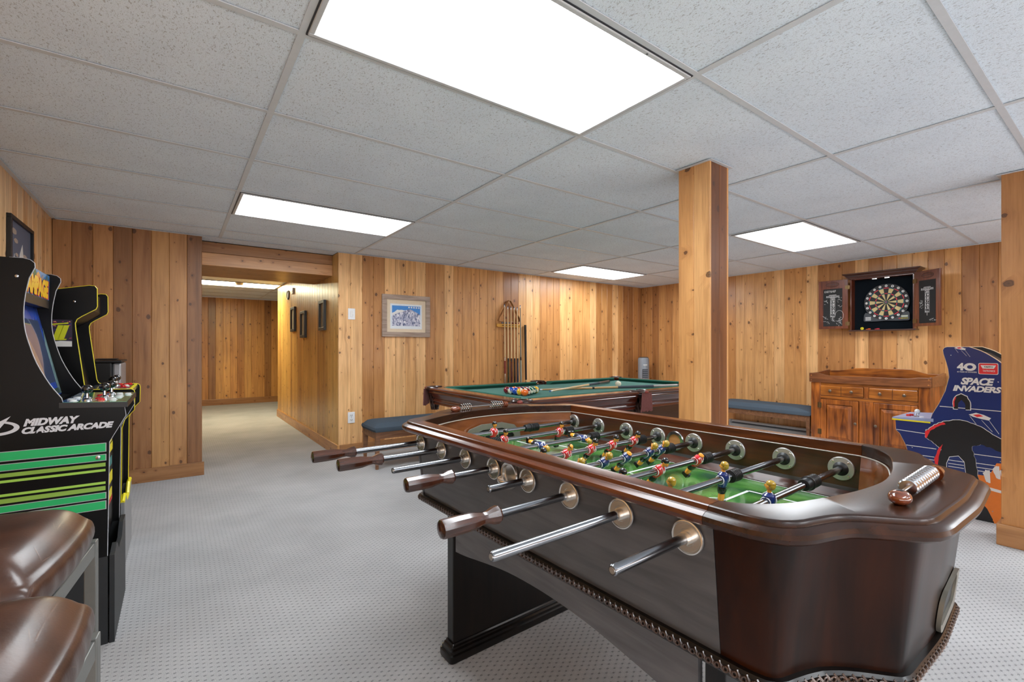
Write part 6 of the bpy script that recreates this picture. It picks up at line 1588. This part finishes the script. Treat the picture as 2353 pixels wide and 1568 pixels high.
s2([(-0.812, 1.246), (-0.752, 1.254), (-0.751, 1.260), (-0.812, 1.252)], plain('lime_yellow_bar', (206, 212, 30), 0.4), 0.0022); s2([(-0.818, 1.172), (-0.760, 1.174), (-0.758, 1.180), (-0.818, 1.180)], plain('lime_yellow_bar2', (206, 212, 30), 0.4), 0.0022)
s2([(-0.775, 1.03), (-0.762, 1.035), (-0.755, 1.022), (-0.762, 1.00), (-0.778, 1.005)], M_pc, 0.001); s2([(-0.79, 1.01), (-0.775, 1.035), (-0.78, 0.99), (-0.80, 0.96)], M_nv, 0.0008)
MB().ell((-0.730-bx0, y0b-by0-0.001, 1.364), (0.006, 0.003, 0.006), 10, 6).build('bolt', M_chrome, AS, True)
DK2 = MB().prism([(-0.70, 0.905), (-0.51, 0.900), (-0.51, 0.915), (-0.70, 0.922)], F2, y0b+0.016, y1b-0.016).build('control_deck', plain('deck2', (70, 76, 84), 0.2, coat=0.5, noise=0.7, nscale=40), AS)
MB().box(-0.525-bx0, -0.512-bx0, y0b+0.02-by0, y1b-0.02-by0, 0.915, 0.922).build('deck_edge', M_yellow, AS, bevel=0.002)
for (x, y) in ((-0.595, 1.40+0.24), (-0.592, 1.80)): stick(x, y, AS, 0.922, bx0, by0, M_gloss)
for (x, y, mt) in ((-0.62, 1.72, wb_), (-0.60, 1.75, wb_), (-0.56, 1.72, rb_), (-0.55, 1.76, wb_), (-0.56, 1.87, rb_), (-0.585, 1.90, rb_), (-0.545, 1.92, rb_), (-0.62, 1.62, wb_), (-0.64, 1.68, wb_)): button(x, y, mt, AS, 0.920, bx0, by0)
for (z, mt, h_) in ((0.70, M_pc, 0.10), (0.60, M_pk, 0.08), (0.50, M_pc, 0.12), (0.42, M_silver, 0.05)):
    MB().box(-0.5765-bx0, -0.574-bx0, y0b+0.03-by0, y0b+0.12-by0, z-h_/2, z+h_/2).build('front_art', mt, AS)
riser(AS, bx0, by0, -0.556, y0b, y1b, plain('silver_riser', (150, 152, 154), 0.35, 0.3, noise=0.1), M_yellow)

# tall bin behind the machines
r = empty('bin', (-0.78, 3.02, 0), label='tall black and brushed steel bin behind the yellow edged arcade machine', cat='bin')
MB().box(-0.16, 0.085, -0.24, 0.18, 0.01, 1.03).build('body', M_black, r, bevel=0.01)
MB().box(0.085, 0.135, -0.22, 0.17, 0.02, 1.025).build('steel_front', plain('brushed_steel', (176, 178, 182), 0.4, 0.65, noise=0.1), r, bevel=0.012)
MB().box(-0.17, 0.14, -0.245, 0.185, 1.03, 1.045).build('lid', M_black, r, bevel=0.005)
MB().box(-0.02, 0.10, -0.10, 0.06, 1.048, 1.056).build('lid_tray', M_rubber, r, bevel=0.003)
r = empty('power_cord', (-0.655, Y1-0.018, 0.16), label='black cord with a white plug at the baseboard behind the arcade machines', cat='cord')
MB().tube([(0, 0.0, 0.06), (0.008, -0.008, 0.03), (0.016, -0.012, 0.0), (0.012, -0.012, -0.04), (0.0, -0.008, -0.075), (-0.02, -0.01, -0.10), (-0.06, -0.03, -0.155)], 0.0035, 8).build('cable', M_rubber, r, True)
MB().ell((0.004, -0.008, -0.005), (0.010, 0.010, 0.018), 12, 8).build('plug', M_whitepl, r, True)

# ------------------------------------------------------------------ leather stools
def leather_mat():
    m, nt, b = nmat('distressed_brown_leather')
    tc = nt.nodes.new('ShaderNodeTexCoord')
    n = nt.nodes.new('ShaderNodeTexNoise'); n.inputs['Scale'].default_value = 7; n.inputs['Detail'].default_value = 5; L(nt, tc.outputs['Object'], n.inputs['Vector'])
    col = ramp(nt, n.outputs[0], [(0.3, lin((42, 24, 17))), (0.55, lin((72, 44, 32))), (0.75, lin((94, 62, 46)))])
    mp = nt.nodes.new('ShaderNodeMapping'); mp.inputs['Scale'].default_value = (9, 3.5, 6); mp.inputs['Rotation'].default_value = (0, 0, 0.9); L(nt, tc.outputs['Object'], mp.inputs[0])
    v = nt.nodes.new('ShaderNodeTexVoronoi'); v.feature = 'DISTANCE_TO_EDGE'; v.inputs['Scale'].default_value = 1.6; L(nt, mp.outputs[0], v.inputs['Vector'])
    n4 = nt.nodes.new('ShaderNodeTexNoise'); n4.inputs['Scale'].default_value = 11; L(nt, tc.outputs['Object'], n4.inputs['Vector'])
    crease = math_(nt, 'MULTIPLY', ramp(nt, v.outputs['Distance'], [(0.0, (1, 1, 1)), (0.012, (0, 0, 0))]), ramp(nt, n4.outputs[0], [(0.5, (0, 0, 0)), (0.62, (1, 1, 1))]))
    mx = nt.nodes.new('ShaderNodeMixRGB'); L(nt, math_(nt, 'MULTIPLY', crease, 0.45), mx.inputs[0]); L(nt, col, mx.inputs[1]); mx.inputs[2].default_value = lin((150, 118, 100))
    L(nt, mx.outputs[0], b.inputs['Base Color']); b.inputs['Roughness'].default_value = 0.34; b.inputs['Coat Weight'].default_value = 0.25; b.inputs['Coat Roughness'].default_value = 0.2
    n5 = nt.nodes.new('ShaderNodeTexNoise'); n5.inputs['Scale'].default_value = 180; n5.inputs['Detail'].default_value = 3; L(nt, tc.outputs['Object'], n5.inputs['Vector'])
    bp = nt.nodes.new('ShaderNodeBump'); bp.inputs['Strength'].default_value = 0.12; bp.inputs['Distance'].default_value = 0.002
    L(nt, math_(nt, 'SUBTRACT', n5.outputs[0], math_(nt, 'MULTIPLY', crease, 0.8)), bp.inputs['Height']); L(nt, bp.outputs[0], b.inputs['Normal'])
    return m
M_lea = leather_mat(); M_stoolm = plain('grey_metal_frame', (122, 122, 118), 0.42, 0.5)
def stool(cx_, cy_, rz, label):
    r = empty('bar_stool', (cx_, cy_, 0), rz, label=label, cat='stool', group='brown leather bar stools')
    hw = 0.222; n = 26
    b = MB(); rows = []
    zt_ = 0.742
    for i in range(n+1):
        row = []
        for j in range(n+1):
            u = -1+2*i/n; v = -1+2*j/n
            rr_ = max(abs(u), abs(v))
            z = zt_-0.010*(u*u+v*v)*0.5-0.045*max(0, (rr_-0.62)/0.38)**2.4
            k_ = 0.30
            row.append((u*hw*math.sqrt(1-k_*v*v/2), v*hw*math.sqrt(1-k_*u*u/2), z))
        rows.append(row)
    # round the rim
    b.loft(rows, cv=False, caps=False)
    ring = [rows[i][0] for i in range(n+1)]+[rows[n][j] for j in range(1, n+1)]+[rows[i][n] for i in range(n-1, -1, -1)]+[rows[0][j] for j in range(n-1, 0, -1)]
    rg = [ring]
    for (o_, dz) in ((0.009, -0.009), (0.013, -0.026), (0.012, -0.046), (0.005, -0.064), (-0.006, -0.074)):
        rg.append([(x*(1+(o_+(0.0022*math.sin(k*1.9) if -0.06 < dz < -0.02 else 0))/hw), y*(1+(o_+(0.0022*math.sin(k*1.9) if -0.06 < dz < -0.02 else 0))/hw), z+dz) for k, (x, y, z) in enumerate(ring)])
    b.loft(rg)
    me = b.mesh('cushion', M_lea, False)
    bm = bmesh.new(); bm.from_mesh(me); bmesh.ops.remove_doubles(bm, verts=bm.verts, dist=0.0004); bmesh.ops.recalc_face_normals(bm, faces=bm.faces); bm.to_mesh(me); bm.free()
    me.shade_smooth()
    o = obj('cushion', me, r); sm = o.modifiers.new('soft', 'SUBSURF'); sm.levels = 1; sm.render_levels = 1
    t = 0.0125; z1 = 0.620; fx = hw-0.012
    for sx in (-1, 1):
        for sy in (-1, 1):
            MB().box(sx*fx-t, sx*fx+t, sy*fx-t, sy*fx+t, 0, z1+0.004).build('leg', M_stoolm, r, bevel=0.002)
    for s in (-1, 1):
        MB().box(s*fx-t+0.002, s*fx+t-0.002, -fx+t, fx-t, z1-0.035, z1).build('seat_rail', M_stoolm, r, bevel=0.002)
        MB().box(-fx+t, fx-t, s*fx-t+0.002, s*fx+t-0.002, z1-0.035, z1).build('seat_rail', M_stoolm, r, bevel=0.002)
        MB().box(s*fx-0.009, s*fx+0.009, -fx+t, fx-t, 0.16, 0.185).build('foot_rail', M_stoolm, r, bevel=0.002)
        MB().box(-fx+t, fx-t, s*fx-0.009, s*fx+0.009, 0.20, 0.225).build('foot_rail', M_stoolm, r, bevel=0.002)
    MB().box(-fx+0.01, fx-0.01, -fx+0.01, fx-0.01, z1-0.002, z1+0.035).build('seat_board', M_black, r)
stool(-0.738, -0.125, math.radians(-6), 'brown leather bar stool beside the striped arcade machine')
stool(-0.680, -0.670, math.radians(-6), 'brown leather bar stool nearest the camera at the lower left corner')
